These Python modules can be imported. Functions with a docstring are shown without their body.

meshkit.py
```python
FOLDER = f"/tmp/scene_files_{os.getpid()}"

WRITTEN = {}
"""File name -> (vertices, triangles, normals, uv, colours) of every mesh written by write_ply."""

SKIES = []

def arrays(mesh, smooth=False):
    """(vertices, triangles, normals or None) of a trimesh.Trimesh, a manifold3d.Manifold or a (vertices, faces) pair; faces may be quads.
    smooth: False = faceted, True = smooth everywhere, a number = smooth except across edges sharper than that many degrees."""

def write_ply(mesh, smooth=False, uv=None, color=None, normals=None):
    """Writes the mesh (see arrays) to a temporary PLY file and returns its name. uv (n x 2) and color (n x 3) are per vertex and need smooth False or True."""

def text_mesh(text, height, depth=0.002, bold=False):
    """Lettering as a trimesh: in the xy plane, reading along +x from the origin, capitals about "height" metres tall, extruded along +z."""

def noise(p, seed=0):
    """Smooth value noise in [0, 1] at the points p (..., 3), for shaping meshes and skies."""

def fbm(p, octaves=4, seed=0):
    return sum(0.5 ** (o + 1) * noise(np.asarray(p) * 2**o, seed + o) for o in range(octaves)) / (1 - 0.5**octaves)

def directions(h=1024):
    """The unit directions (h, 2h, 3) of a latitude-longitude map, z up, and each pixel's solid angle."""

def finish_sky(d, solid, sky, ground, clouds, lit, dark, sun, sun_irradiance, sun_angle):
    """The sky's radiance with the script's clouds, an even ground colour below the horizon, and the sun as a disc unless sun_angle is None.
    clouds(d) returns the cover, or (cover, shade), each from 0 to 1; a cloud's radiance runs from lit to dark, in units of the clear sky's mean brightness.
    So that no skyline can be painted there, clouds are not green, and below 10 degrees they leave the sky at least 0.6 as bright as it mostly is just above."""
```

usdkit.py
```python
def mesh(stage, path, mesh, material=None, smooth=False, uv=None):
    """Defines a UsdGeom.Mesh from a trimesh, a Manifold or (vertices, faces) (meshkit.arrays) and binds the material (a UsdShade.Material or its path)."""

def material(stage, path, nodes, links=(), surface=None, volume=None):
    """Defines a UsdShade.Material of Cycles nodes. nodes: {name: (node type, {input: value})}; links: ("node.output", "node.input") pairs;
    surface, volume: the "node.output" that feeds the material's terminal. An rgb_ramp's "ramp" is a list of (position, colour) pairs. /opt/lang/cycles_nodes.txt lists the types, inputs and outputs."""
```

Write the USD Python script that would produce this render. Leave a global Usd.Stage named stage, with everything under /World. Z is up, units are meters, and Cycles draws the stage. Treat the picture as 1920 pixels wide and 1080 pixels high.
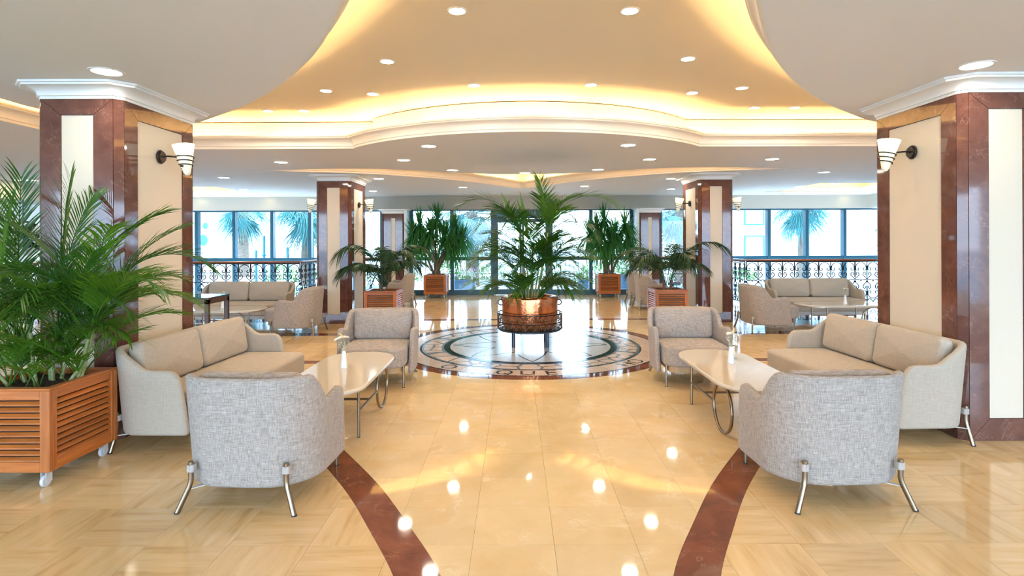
import math, random
import numpy as np, trimesh, manifold3d
from shapely.geometry import Polygon, box as sbox, Point, LineString, MultiPolygon
from shapely.ops import unary_union
from shapely import affinity
import usdkit, meshkit
from pxr import Usd, UsdGeom, UsdLux, UsdShade, Gf, Sdf

PI = math.pi
rad = math.radians
stage = Usd.Stage.CreateInMemory()
UsdGeom.SetStageUpAxis(stage, "Z"); UsdGeom.SetStageMetersPerUnit(stage, 1.0)
UsdGeom.Xform.Define(stage, "/World"); UsdGeom.Scope.Define(stage, "/World/Looks")

# ---------------------------------------------------------------- camera, sky, exposure
EXPOSURE = 0.40
SKY = 2.8
COVE = 76.0
SPOT = 105.0
cam = UsdGeom.Camera.Define(stage, "/World/camera")
cam.CreateHorizontalApertureAttr(36.0); cam.CreateVerticalApertureAttr(20.25)
cam.CreateFocalLengthAttr(19.5)
cam.CreateHorizontalApertureOffsetAttr(-0.094); cam.CreateVerticalApertureOffsetAttr(-1.6875)
cam.CreateClippingRangeAttr(Gf.Vec2f(0.05, 400)); cam.CreateExposureAttr(EXPOSURE)
cam.AddTranslateOp().Set(Gf.Vec3d(0, 0, 1.55)); cam.AddRotateXYZOp().Set(Gf.Vec3f(90, 0.23, 0))
dome = UsdLux.DomeLight.Define(stage, "/World/sky")
dome.CreateIntensityAttr(SKY); dome.CreateColorAttr(Gf.Vec3f(0.55, 0.755, 1.0))

# ---------------------------------------------------------------- materials
def M(name, nodes, links=(), surface="p.BSDF"):
    return usdkit.material(stage, "/World/Looks/" + name, nodes, links, surface=surface)
def pbr(name, col, rough=0.5, metal=0.0, **kw):
    return M(name, {"p": ("principled_bsdf", dict(base_color=col, roughness=rough, metallic=metal, **kw))})
def tint(name, stops, rough=0.5, scale=(1, 1, 1), nscale=4.0, detail=5, distortion=0.0, bump=0.0, bdist=0.002, rnd=0.0, coord="object", hsv=None, **kw):
    """principled with a noise ramp colour; rnd shifts the value per object"""
    n = {"t": ("texture_coordinate", {}), "m": ("mapping", {"scale": scale}), "n": ("noise_texture", {"scale": nscale, "detail": float(detail), "distortion": distortion}),
         "r": ("rgb_ramp", {"ramp": stops}), "p": ("principled_bsdf", dict(roughness=rough, **kw))}
    l = [("t." + coord, "m.vector"), ("m.vector", "n.vector"), ("n.fac", "r.fac")]
    out = "r.color"
    if rnd:
        n["o"] = ("object_info", {}); n["mr"] = ("map_range", {"to_min": 1 - rnd, "to_max": 1 + rnd}); n["h"] = ("hsv", {})
        l += [("o.random", "mr.value"), ("mr.result", "h.value"), (out, "h.color")]; out = "h.color"
    l.append((out, "p.base_color"))
    if bump:
        n["b"] = ("bump", {"strength": bump, "distance": bdist}); l += [("n.fac", "b.height"), ("b.normal", "p.normal")]
    return M(name, n, l)

def stone(name, base, dark, vein, rough, vs=1.6, vein_w=0.02, rnd=0.12, coord="object", veins=0.7, nscale=3.0, ior=1.55):
    n = {"t": ("texture_coordinate", {}), "g": ("geometry", {}), "n1": ("noise_texture", {"scale": nscale, "detail": 8.0, "roughness": 0.65, "distortion": 0.4}),
         "r1": ("rgb_ramp", {"ramp": [(0.3, dark), (0.7, base)]}),
         "n2": ("noise_texture", {"scale": vs, "detail": 9.0, "roughness": 0.68, "distortion": 0.5}),
         "r2": ("rgb_ramp", {"ramp": [(0.5 - vein_w, (0, 0, 0)), (0.5, (1, 1, 1)), (0.5 + vein_w, (0, 0, 0))]}),
         "n3": ("noise_texture", {"scale": vs * 1.7, "detail": 2.0}), "r3": ("rgb_ramp", {"ramp": [(0.45, (0, 0, 0)), (0.65, (veins, veins, veins))]}),
         "mm": ("mix", {"mix_type": "multiply", "fac": 1.0}), "mx": ("mix", {"color2": vein}), "bw": ("rgb_to_bw", {}),
         "o": ("object_info", {}), "mr": ("map_range", {"to_min": 1 - rnd, "to_max": 1 + rnd}), "h": ("hsv", {}),
         "p": ("principled_bsdf", {"roughness": rough, "ior": ior})}
    src = "g.position" if coord == "world" else "t.object"
    l = [(src, "n1.vector"), (src, "n2.vector"), (src, "n3.vector"), ("n1.fac", "r1.fac"), ("n2.fac", "r2.fac"), ("n3.fac", "r3.fac"),
         ("r2.color", "mm.color1"), ("r3.color", "mm.color2"), ("mm.color", "bw.color"), ("bw.val", "mx.fac"), ("r1.color", "mx.color1"),
         ("o.random", "mr.value"), ("mr.result", "h.value"), ("mx.color", "h.color"), ("h.color", "p.base_color")]
    return M(name, n, l)

def fabric(name, a, b):
    n = {"t": ("texture_coordinate", {}), "m1": ("mapping", {"scale": (22, 22, 330)}), "m2": ("mapping", {"scale": (260, 260, 18)}),
         "n1": ("noise_texture", {"scale": 1.0, "detail": 3.0}), "n2": ("noise_texture", {"scale": 1.0, "detail": 3.0}),
         "a": ("math", {"math_type": "add"}), "r": ("rgb_ramp", {"ramp": [(0.37, a), (0.63, b)]}), "h": ("math", {"math_type": "multiply", "value2": 0.5}),
         "b": ("bump", {"strength": 0.25, "distance": 0.002}), "p": ("principled_bsdf", {"roughness": 0.9, "sheen_weight": 0.15, "specular_ior_level": 0.2})}
    l = [("t.object", "m1.vector"), ("t.object", "m2.vector"), ("m1.vector", "n1.vector"), ("m2.vector", "n2.vector"), ("n1.fac", "a.value1"), ("n2.fac", "a.value2"),
         ("a.value", "h.value1"), ("h.value", "r.fac"), ("r.color", "p.base_color"), ("h.value", "b.height"), ("b.normal", "p.normal")]
    return M(name, n, l)

def leaf(name, dark, light, trans=0.3, back=None):
    n = {"g": ("geometry", {}), "r": ("rgb_ramp", {"ramp": [(0.0, dark), (1.0, light)]}), "p": ("principled_bsdf", {"roughness": 0.42}),
         "tr": ("translucent_bsdf", {}), "x": ("mix_closure", {"fac": trans})}
    l = [("g.random_per_island", "r.fac"), ("r.color", "p.base_color"), ("r.color", "tr.color"), ("p.BSDF", "x.closure1"), ("tr.BSDF", "x.closure2")]
    return M(name, n, l, "x.closure")

def emit(name, col, s):
    return M(name, {"e": ("emission", {"color": col, "strength": s})}, (), "e.emission")

cream_marble = stone("cream_marble", (0.84, 0.65, 0.38), (0.75, 0.53, 0.27), (0.89, 0.74, 0.50), 0.045, vs=2.2, vein_w=0.03, rnd=0.05, coord="world", nscale=2.2, ior=1.6)
def travertine(name, sc):
    n = {"g": ("geometry", {}), "m": ("mapping", {"scale": sc}), "n": ("noise_texture", {"scale": 1.0, "detail": 6.0, "roughness": 0.6, "distortion": 0.25}),
         "r": ("rgb_ramp", {"ramp": [(0.25, (0.56, 0.35, 0.14)), (0.45, (0.74, 0.50, 0.24)), (0.75, (0.83, 0.61, 0.34))]}),
         "o": ("object_info", {}), "mr": ("map_range", {"to_min": 0.92, "to_max": 1.08}), "h": ("hsv", {}), "p": ("principled_bsdf", {"roughness": 0.09, "ior": 1.55})}
    l = [("g.position", "m.vector"), ("m.vector", "n.vector"), ("n.fac", "r.fac"), ("o.random", "mr.value"), ("mr.result", "h.value"), ("r.color", "h.color"), ("h.color", "p.base_color")]
    return M(name, n, l)
trav_x = travertine("travertine_along", (1.8, 16, 1)); trav_y = travertine("travertine_across", (16, 1.8, 1))
brown_marble = stone("brown_marble", (0.175, 0.072, 0.050), (0.095, 0.036, 0.026), (0.48, 0.30, 0.24), 0.05, vs=4.5, vein_w=0.010, rnd=0.10, coord="world", veins=0.45, nscale=5.5)
brown_floor = stone("brown_floor_marble", (0.27, 0.088, 0.048), (0.14, 0.042, 0.025), (0.55, 0.30, 0.20), 0.05, vs=3.2, vein_w=0.014, rnd=0.12, coord="world", veins=0.5, nscale=4.0)
grout = pbr("floor_bed", (0.55, 0.41, 0.25), 0.5)
med_light = tint("medallion_stone", [(0.3, (0.42, 0.30, 0.23)), (0.7, (0.72, 0.58, 0.47))], 0.16, nscale=55.0, detail=2, coord="object", rnd=0.10)
med_grey = tint("medallion_ground", [(0.35, (0.05, 0.055, 0.065)), (0.65, (0.20, 0.21, 0.23))], 0.18, nscale=90.0, detail=2)
med_dark = tint("medallion_dark", [(0.3, (0.008, 0.011, 0.016)), (0.7, (0.03, 0.035, 0.045))], 0.10, nscale=60.0)
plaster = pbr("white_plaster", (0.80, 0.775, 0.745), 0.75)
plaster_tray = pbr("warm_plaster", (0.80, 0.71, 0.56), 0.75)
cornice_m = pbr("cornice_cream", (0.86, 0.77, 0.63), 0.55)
mould = pbr("moulding_white", (0.86, 0.84, 0.80), 0.55)
beam_m = pbr("beam_cream", (0.50, 0.46, 0.38), 0.7)
cream_panel = pbr("cream_panel", (0.70, 0.60, 0.46), 0.6)
fabric_m = fabric("linen_fabric", (0.235, 0.198, 0.170), (0.47, 0.405, 0.355))
fabric_s = fabric("linen_fabric_smooth", (0.415, 0.352, 0.275), (0.505, 0.435, 0.35))
strap_m = pbr("strap_fabric", (0.42, 0.37, 0.33), 0.85)
brass = pbr("brushed_brass", (0.30, 0.235, 0.165), 0.33, 1.0)
base_m = pbr("seat_base", (0.45, 0.30, 0.15), 0.5)
rail_m = pbr("pale_rail", (0.62, 0.60, 0.56), 0.4)
rubber = pbr("black_rubber", (0.02, 0.02, 0.02), 0.6)
table_top_m = pbr("table_top", (0.70, 0.62, 0.50), 0.06, ior=1.6)
table_edge_m = pbr("table_edge", (0.55, 0.45, 0.34), 0.35, 0.6)
wood_st = [(0.25, (0.32, 0.085, 0.014)), (0.5, (0.44, 0.125, 0.022)), (0.8, (0.55, 0.175, 0.034))]
wood_h = tint("cedar_wood", wood_st, 0.38, (3, 3, 40), 1.0, 6, 0.3, rnd=0.18, bump=0.1)
wood_v = tint("cedar_wood_upright", wood_st, 0.38, (40, 40, 3), 1.0, 6, 0.3, rnd=0.15, bump=0.1)
rail_wood = pbr("handrail_wood", (0.28, 0.075, 0.022), 0.3)
dark_wood = pbr("dark_wood", (0.075, 0.035, 0.022), 0.3)
soil_m = tint("soil", [(0.3, (0.010, 0.007, 0.005)), (0.7, (0.07, 0.045, 0.03))], 0.95, nscale=60, bump=1.0, bdist=0.01)
iron = pbr("wrought_iron", (0.014, 0.017, 0.022), 0.45, 0.6)
band_iron = pbr("band_iron", (0.16, 0.115, 0.085), 0.38, 0.7)
bronze = pbr("dark_bronze", (0.030, 0.022, 0.017), 0.42, 0.5)
steel_blue = pbr("old_steel", (0.09, 0.11, 0.14), 0.4, 0.8)
copper = M("hammered_copper", {"t": ("texture_coordinate", {}), "v": ("voronoi_texture", {"scale": 26.0}) if False else ("noise_texture", {"scale": 16.0, "detail": 2.0}),
     "b": ("bump", {"strength": 0.30, "distance": 0.012}), "n": ("noise_texture", {"scale": 5.0, "detail": 4.0}), "r": ("rgb_ramp", {"ramp": [(0.3, (0.56, 0.19, 0.075)), (0.7, (0.78, 0.32, 0.15))]}),
     "p": ("principled_bsdf", {"metallic": 1.0, "roughness": 0.20})},
    [("t.object", "v.vector"), ("v.fac", "b.height"), ("b.normal", "p.normal"), ("t.object", "n.vector"), ("n.fac", "r.fac"), ("r.color", "p.base_color")])
ceramic = pbr("white_ceramic", (0.86, 0.85, 0.83), 0.25)
petal_m = pbr("petal_white", (0.88, 0.84, 0.74), 0.5)
spadix_m = pbr("spadix_yellow", (0.80, 0.55, 0.18), 0.6)
flower_stem = pbr("flower_stem", (0.22, 0.30, 0.07), 0.5)
clear_glass = M("clear_glass", {"p": ("principled_bsdf", {"base_color": (0.95, 0.98, 0.98), "roughness": 0.02, "transmission_weight": 1.0, "ior": 1.45})})
pane_m = M("window_glass", {"f": ("fresnel", {"IOR": 1.45}), "t": ("transparent_bsdf", {"color": (0.93, 0.98, 0.99)}), "g": ("glossy_bsdf", {"color": (1, 1, 1), "roughness": 0.01}), "x": ("mix_closure", {})},
    [("f.fac", "x.fac"), ("t.BSDF", "x.closure1"), ("g.BSDF", "x.closure2")], "x.closure")
frame_m = pbr("teal_frame", (0.012, 0.075, 0.115), 0.35)
lens_m = emit("lamp_lens", (1.0, 0.90, 0.74), SPOT)
led_far_m = emit("far_led_strip", (1.0, 0.70, 0.32), COVE * 0.30)
lens_off = pbr("lamp_lens_off", (0.5, 0.52, 0.55), 0.3)
led_m = emit("led_strip", (1.0, 0.66, 0.28), COVE)
trim_m = pbr("lamp_trim", (0.80, 0.76, 0.70), 0.35)
shade_m = M("sconce_glass", {"t": ("texture_coordinate", {}), "s": ("separate_xyz", {}), "mr": ("map_range", {"from_min": -0.16, "from_max": 0.12, "to_min": 0.04, "to_max": 0.75, "clamp": True}),
     "p": ("principled_bsdf", {"base_color": (0.80, 0.77, 0.58), "roughness": 0.3, "emission_color": (1.0, 0.93, 0.68)})},
     [("t.object", "s.vector"), ("s.z", "mr.value"), ("mr.result", "p.emission_strength")])
areca_m = leaf("areca_leaf", (0.030, 0.12, 0.008), (0.19, 0.36, 0.028))
areca_bright = leaf("areca_leaf_bright", (0.08, 0.21, 0.012), (0.32, 0.46, 0.05), 0.4)
kentia_m = leaf("kentia_leaf", (0.012, 0.055, 0.018), (0.06, 0.16, 0.035))
yucca_m = leaf("yucca_leaf", (0.05, 0.22, 0.05), (0.22, 0.58, 0.10), 0.5)
shoot_m = leaf("palm_shoot", (0.13, 0.27, 0.03), (0.20, 0.36, 0.05), 0.35)
cane_m = tint("palm_cane", [(0.3, (0.16, 0.22, 0.05)), (0.7, (0.34, 0.36, 0.16))], 0.5, (1, 1, 14), 3.0)
bark_m = tint("bark", [(0.3, (0.10, 0.065, 0.045)), (0.7, (0.25, 0.18, 0.13))], 0.8, (2, 2, 12), 3.0, bump=0.5)
garden_m = leaf("garden_leaf", (0.09, 0.22, 0.04), (0.42, 0.55, 0.16), 0.4)
pink_m = leaf("pink_flower", (0.55, 0.18, 0.42), (0.75, 0.35, 0.62), 0.3)
fan_m = leaf("fan_palm_leaf", (0.05, 0.22, 0.22), (0.16, 0.42, 0.36), 0.35)
ext_wall = pbr("white_render", (0.85, 0.87, 0.88), 0.8)
ext_frame = pbr("cyan_frame", (0.03, 0.28, 0.42), 0.4)
ext_pane = pbr("far_pane", (0.40, 0.55, 0.62), 0.1)
trough_m = pbr("blue_grey_trough", (0.07, 0.13, 0.19), 0.6)
paving_m = pbr("pale_paving", (0.40, 0.50, 0.56), 0.8)
pole_m = pbr("teal_pole", (0.03, 0.20, 0.28), 0.4)
fence_m = pbr("fence_bar", (0.42, 0.30, 0.28), 0.5)
black_m = pbr("black_gloss", (0.015, 0.015, 0.018), 0.2)
white_m = pbr("white_gloss", (0.82, 0.84, 0.86), 0.3)
wheel_m = pbr("caster_wheel", (0.58, 0.58, 0.60), 0.35)
void_m = pbr("dark_void", (0.10, 0.12, 0.14), 0.8)
dark_glass = pbr("dark_glass", (0.03, 0.05, 0.07), 0.03)

# ---------------------------------------------------------------- helpers
_used = {}
def numbered(parent, name):
    k = parent + "/" + name
    _used[k] = _used.get(k, -1) + 1
    return k if _used[k] == 0 else "%s_%03d" % (k, _used[k])
def pathof(parent):
    return "/World" if parent is None else str(parent.GetPath())
def tag(p, label=None, cat=None, group=None, kind=None):
    p = p.GetPrim() if hasattr(p, "GetPrim") else p
    for k, v in (("label", label), ("category", cat), ("group", group), ("kind", kind)):
        if v: p.SetCustomDataByKey(k, v)
    return p
def xf(p, loc, rz=0.0):
    x = UsdGeom.Xformable(p)
    x.AddTranslateOp().Set(Gf.Vec3d(*map(float, loc))); x.AddRotateZOp().Set(float(rz))
def thing(name, label=None, cat=None, loc=(0, 0, 0), rz=0.0, group=None, kind=None):
    x = UsdGeom.Xform.Define(stage, numbered("/World", name)); xf(x, loc, rz)
    return tag(x, label, cat, group, kind)
def obj(name, mesh, mat, parent=None, smooth=None, label=None):
    if isinstance(mesh, MB): mesh = mesh.get()
    m = usdkit.mesh(stage, numbered(pathof(parent), name), mesh, mat, smooth=smooth if smooth else False)
    return tag(m, label)
def dup(root, loc, rz=0.0, label=None, group=None):
    was = root.GetCustomData()
    base = root.GetName()
    r = UsdGeom.Xform.Define(stage, numbered("/World", base)); xf(r, loc, rz)
    tag(r, label or was.get("label"), was.get("category"), group or was.get("group"))
    r.GetPrim().GetReferences().AddInternalReference(root.GetPath()); r.GetPrim().SetInstanceable(True)
    return r.GetPrim()

class MB:
    def __init__(s): s.v, s.f, s.n = [], [], 0
    def add(s, v, f):
        v = np.asarray(v, float); f = np.asarray(f, int)
        if f.shape[1] == 4: f = np.vstack([f[:, [0, 1, 2]], f[:, [0, 2, 3]]])
        s.v.append(v); s.f.append(f + s.n); s.n += len(v); return s
    def box(s, x0, x1, y0, y1, z0, z1, rot=None):
        v = np.array([(x, y, z) for x in (x0, x1) for y in (y0, y1) for z in (z0, z1)], float)
        if rot is not None:
            c = v.mean(0); v = (v - c) @ np.asarray(rot).T + c
        return s.add(v, [(0, 1, 3, 2), (4, 6, 7, 5), (0, 4, 5, 1), (2, 3, 7, 6), (0, 2, 6, 4), (1, 5, 7, 3)])
    def tube(s, pts, r, sides=8, cap=True):
        v, f = tube(pts, r, sides, cap); return s.add(v, f)
    def mesh(s, m): return s.add(*m)
    def get(s): return np.vstack(s.v), np.vstack(s.f)

def bx(*a, **k): return MB().box(*a, **k)
def bbox_round(x0, x1, y0, y1, z0, z1, c=0.006):
    c = min(c, 0.49 * min(x1 - x0, y1 - y0, z1 - z0)); pts = []
    for x, sx in ((x0, 1), (x1, -1)):
        for y, sy in ((y0, 1), (y1, -1)):
            for z, sz in ((z0, 1), (z1, -1)):
                pts += [(x, y + sy * c, z + sz * c), (x + sx * c, y, z + sz * c), (x + sx * c, y + sy * c, z)]
    h = manifold3d.Manifold.hull_points(np.array(pts))
    m = h.to_mesh(); return m.vert_properties[:, :3].astype(float), m.tri_verts.astype(int)
def tube(points, radii, sides=8, cap=True):
    p = np.asarray(points, float); n = len(p)
    t = np.gradient(p, axis=0); t /= np.linalg.norm(t, axis=1, keepdims=True) + 1e-12
    up = np.array([0, 0, 1.0]) if abs(t[0][2]) < 0.9 else np.array([1.0, 0, 0])
    a = np.cross(t[0], up); a /= np.linalg.norm(a); A = [a]
    for i in range(1, n):
        a = A[-1] - t[i] * np.dot(A[-1], t[i]); a /= np.linalg.norm(a) + 1e-12; A.append(a)
    A = np.array(A); B = np.cross(t, A); ang = np.arange(sides) * 2 * PI / sides
    r = np.broadcast_to(np.asarray(radii, float), (n,))
    v = (p[:, None] + r[:, None, None] * (np.cos(ang)[None, :, None] * A[:, None] + np.sin(ang)[None, :, None] * B[:, None])).reshape(-1, 3)
    i, j = np.meshgrid(np.arange(n - 1), np.arange(sides), indexing="ij")
    q = np.stack([i * sides + j, i * sides + (j + 1) % sides, (i + 1) * sides + (j + 1) % sides, (i + 1) * sides + j], -1).reshape(-1, 4)
    f = np.vstack([q[:, [0, 1, 2]], q[:, [0, 2, 3]]])
    if cap:
        v = np.vstack([v, p[0], p[-1]]); k = n * sides; e = (n - 1) * sides; c = []
        for j in range(sides):
            c += [(k, (j + 1) % sides, j), (k + 1, e + j, e + (j + 1) % sides)]
        f = np.vstack([f, c])
    return v, f
def lathe(profile, segs=32, close=False):
    p = np.asarray(profile, float); n = len(p); a = np.arange(segs) * 2 * PI / segs
    v = np.stack([p[:, None, 0] * np.cos(a), p[:, None, 0] * np.sin(a), np.broadcast_to(p[:, None, 1], (n, segs))], -1).reshape(-1, 3)
    f = []
    for i in range(n - 1 + int(close)):
        k = (i + 1) % n
        for j in range(segs):
            f.append((i * segs + j, i * segs + (j + 1) % segs, k * segs + (j + 1) % segs, k * segs + j))
    return v, np.array(f)
def torus(c, R, r, axis="y", n=40, sides=8, a0=0, a1=2 * PI):
    a = np.linspace(a0, a1, n + 1)
    if axis == "y": p = np.stack([R * np.cos(a), 0 * a, R * np.sin(a)], 1)
    elif axis == "x": p = np.stack([0 * a, R * np.cos(a), R * np.sin(a)], 1)
    else: p = np.stack([R * np.cos(a), R * np.sin(a), 0 * a], 1)
    return tube(p + np.asarray(c), r, sides, False)
def loft(rings, caps=True):
    R = np.asarray(rings, float); n, m = R.shape[:2]; v = R.reshape(-1, 3); f = []
    i, j = np.meshgrid(np.arange(n - 1), np.arange(m), indexing="ij")
    q = np.stack([i * m + j, i * m + (j + 1) % m, (i + 1) * m + (j + 1) % m, (i + 1) * m + j], -1).reshape(-1, 4)
    f = np.vstack([q[:, [0, 1, 2]], q[:, [0, 2, 3]]])
    if caps:
        v = np.vstack([v, R[0].mean(0), R[-1].mean(0)]); k = n * m; e = (n - 1) * m; c = []
        for j in range(m): c += [(k, (j + 1) % m, j), (k + 1, e + j, e + (j + 1) % m)]
        f = np.vstack([f, c])
    return v, f
def offset_in(P, d):
    """moves a closed CCW 2D outline inward by d with mitres"""
    P = np.asarray(P, float); a = np.roll(P, 1, 0); b = np.roll(P, -1, 0)
    def nrm(e): e = e / (np.linalg.norm(e, axis=1, keepdims=True) + 1e-12); return np.stack([-e[:, 1], e[:, 0]], 1)
    n1, n2 = nrm(P - a), nrm(b - P); m = n1 + n2; L = np.maximum((m * n1).sum(1), 0.25)
    return P + m / L[:, None] * d
def slab(P, z0, z1, r, crown=0.0, crown_b=0.0, n=4):
    """rounded-edge slab of a convex CCW outline"""
    rings = []
    for k in (0.0, 0.35, 0.65, 0.88): rings.append((None, k, z0, -1))
    out = []
    def flat(ins, s, z): q = offset_in(P, ins); c = q.mean(0); q = c + (q - c) * s; return np.column_stack([q, np.full(len(q), z)])
    for s in (0.02, 0.4, 0.75, 0.92): out.append(flat(r, s, z0 - crown_b * (1 - s * s)))
    for k in range(n + 1):
        a = PI / 2 * k / n; out.append(flat(r * (1 - math.sin(a)), 1, z0 + r * (1 - math.cos(a))))
    for k in range(n + 1):
        a = PI / 2 * k / n; out.append(flat(r * (1 - math.cos(a)), 1, z1 - r * (1 - math.sin(a))))
    for s in (0.92, 0.75, 0.4, 0.02): out.append(flat(r, s, z1 + crown * (1 - s * s)))
    return loft(out)
def rrect(x0, x1, y0, y1, r, n=6):
    """rounded rectangle outline, r = one radius or four (x1y1, x0y1, x0y0, x1y0)"""
    r = [r] * 4 if np.isscalar(r) else r; out = []
    for k, (cx, cy, a0) in enumerate(((x1, y1, 0), (x0, y1, 90), (x0, y0, 180), (x1, y0, 270))):
        q = r[k]; ox = cx - q if k in (0, 3) else cx + q; oy = cy - q if k in (0, 1) else cy + q
        for a in np.linspace(a0, a0 + 90, n + 1): out.append((ox + q * math.cos(rad(a)), oy + q * math.sin(rad(a))))
    return np.array(out)
def prism(poly, z0, z1):
    mb = MB()
    for g in (poly.geoms if hasattr(poly, "geoms") else [poly]):
        if g.geom_type != "Polygon" or g.area < 1e-7: continue
        m = trimesh.creation.extrude_polygon(g, z1 - z0, engine="earcut"); v = np.array(m.vertices); v[:, 2] += z0
        mb.add(v, np.array(m.faces))
    return mb
def sweep_ring(P, prof, closed=True):
    """profile (inward offset, z) swept along a closed CCW outline"""
    rings = [np.column_stack([offset_in(P, d), np.full(len(P), z)]) for d, z in prof]
    return loft(rings, caps=False)
def xform(vf, rot=None, loc=(0, 0, 0)):
    v = np.asarray(vf[0], float)
    if rot is not None: v = v @ np.asarray(rot).T
    return v + np.asarray(loc, float), vf[1]
def Rx(d): c, s = math.cos(rad(d)), math.sin(rad(d)); return np.array([[1, 0, 0], [0, c, -s], [0, s, c]])
def Ry(d): c, s = math.cos(rad(d)), math.sin(rad(d)); return np.array([[c, 0, s], [0, 1, 0], [-s, 0, c]])
def Rz(d): c, s = math.cos(rad(d)), math.sin(rad(d)); return np.array([[c, -s, 0], [s, c, 0], [0, 0, 1]])
def smoothstep(a, b, x): t = np.clip((x - a) / (b - a), 0, 1); return t * t * (3 - 2 * t)
def spline(P, n=60):
    from scipy.interpolate import CubicSpline
    P = np.asarray(P, float); s = np.r_[0, np.cumsum(np.linalg.norm(np.diff(P, axis=0), axis=1))]
    return CubicSpline(s, P)(np.linspace(0, s[-1], n))
def ccw(P):
    P = np.asarray(P, float)
    a = (P[:, 0] * np.roll(P[:, 1], -1) - np.roll(P[:, 0], -1) * P[:, 1]).sum()
    return P if a > 0 else P[::-1]

XC = 0.19                      # the room's axis
CEIL, TRAY, LIP = 2.78, 3.19, 2.945
MED = (0.22, 8.2)              # medallion centre
WY = 15.7                      # window wall
VOID_Y, VL, VR = 12.95, -5.0, 5.38

# ================================================================ FLOOR
floor = thing("floor", "polished cream marble and travertine tiled lobby floor with brown marble bands", None, kind="structure")
lobby = unary_union([sbox(-11.5, -5, 11.5, VOID_Y), sbox(VL, VOID_Y - 0.01, VR, WY + 0.3)])
obj("floor_bed", prism(lobby, -0.25, -0.012), grout, floor)
arcR = np.array([(-1.262, 4.094), (-0.835, 3.472), (-0.62, 3.1), (-0.36, 2.59)])
arcL = np.array([(-1.261, 3.761), (-0.9446, 3.28), (-0.738, 2.904), (-0.574, 2.567)])
def circ(P):
    A = np.column_stack([2 * P, np.ones(len(P))]); s = np.linalg.lstsq(A, (P ** 2).sum(1), rcond=None)[0]
    return s[0], s[1], math.sqrt(s[2] + s[0] ** 2 + s[1] ** 2)
ctrl = np.array([(-2.35, 5.05), (-1.78, 4.62), (-1.33, 4.02), (-0.895, 3.37), (-0.67, 2.97), (-0.465, 2.58), (-0.29, 2.05), (-0.16, 1.4), (-0.10, 0.6)])
mid = spline(ctrl, 90)
band_left = LineString(mid).buffer(0.10, cap_style=2)
band_right = affinity.scale(band_left, -1, 1, origin=(XC, 0))
aisle = Polygon(np.vstack([mid, (2 * XC - mid[::-1, 0])[:, None] * [1, 0] + mid[::-1, 1][:, None] * [0, 1]])).buffer(0)
aisle = unary_union([aisle, sbox(-2.35, 5.0, 2 * XC + 2.35, 7.0), sbox(-2.2, 6.9, 2 * XC + 2.2, 10.7)])
medal = Point(MED).buffer(2.06, 48)
cross = [sbox(-9.8, 7.0, -2.2, 7.17), sbox(2 * XC + 2.2, 7.05, 9.9, 7.22), sbox(-9.8, 9.05, -2.2, 9.3), sbox(2 * XC + 2.2, 9.05, 9.9, 9.3), sbox(-3.9, 10.72, 4.3, 10.9), sbox(-9.8, 10.55, -3.98, 12.05), sbox(4.38, 10.55, 9.9, 12.05)]
bands = unary_union([band_left, band_right] + cross).difference(medal)
def pieces(zone, tilef):
    out = []
    for i in range(-28, 29):
        for j in range(4, 40):
            b = sbox(XC + 0.005 + 0.415 * i + 0.0006, 0.02 + 0.40 * j + 0.0006, XC + 0.005 + 0.415 * (i + 1) - 0.0006, 0.02 + 0.40 * (j + 1) - 0.0006)
            g = b.intersection(zone)
            for h in (g.geoms if hasattr(g, "geoms") else [g]):
                if h.geom_type == "Polygon" and h.area > 0.0015: out.append((h, i, j))
    return out
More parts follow.
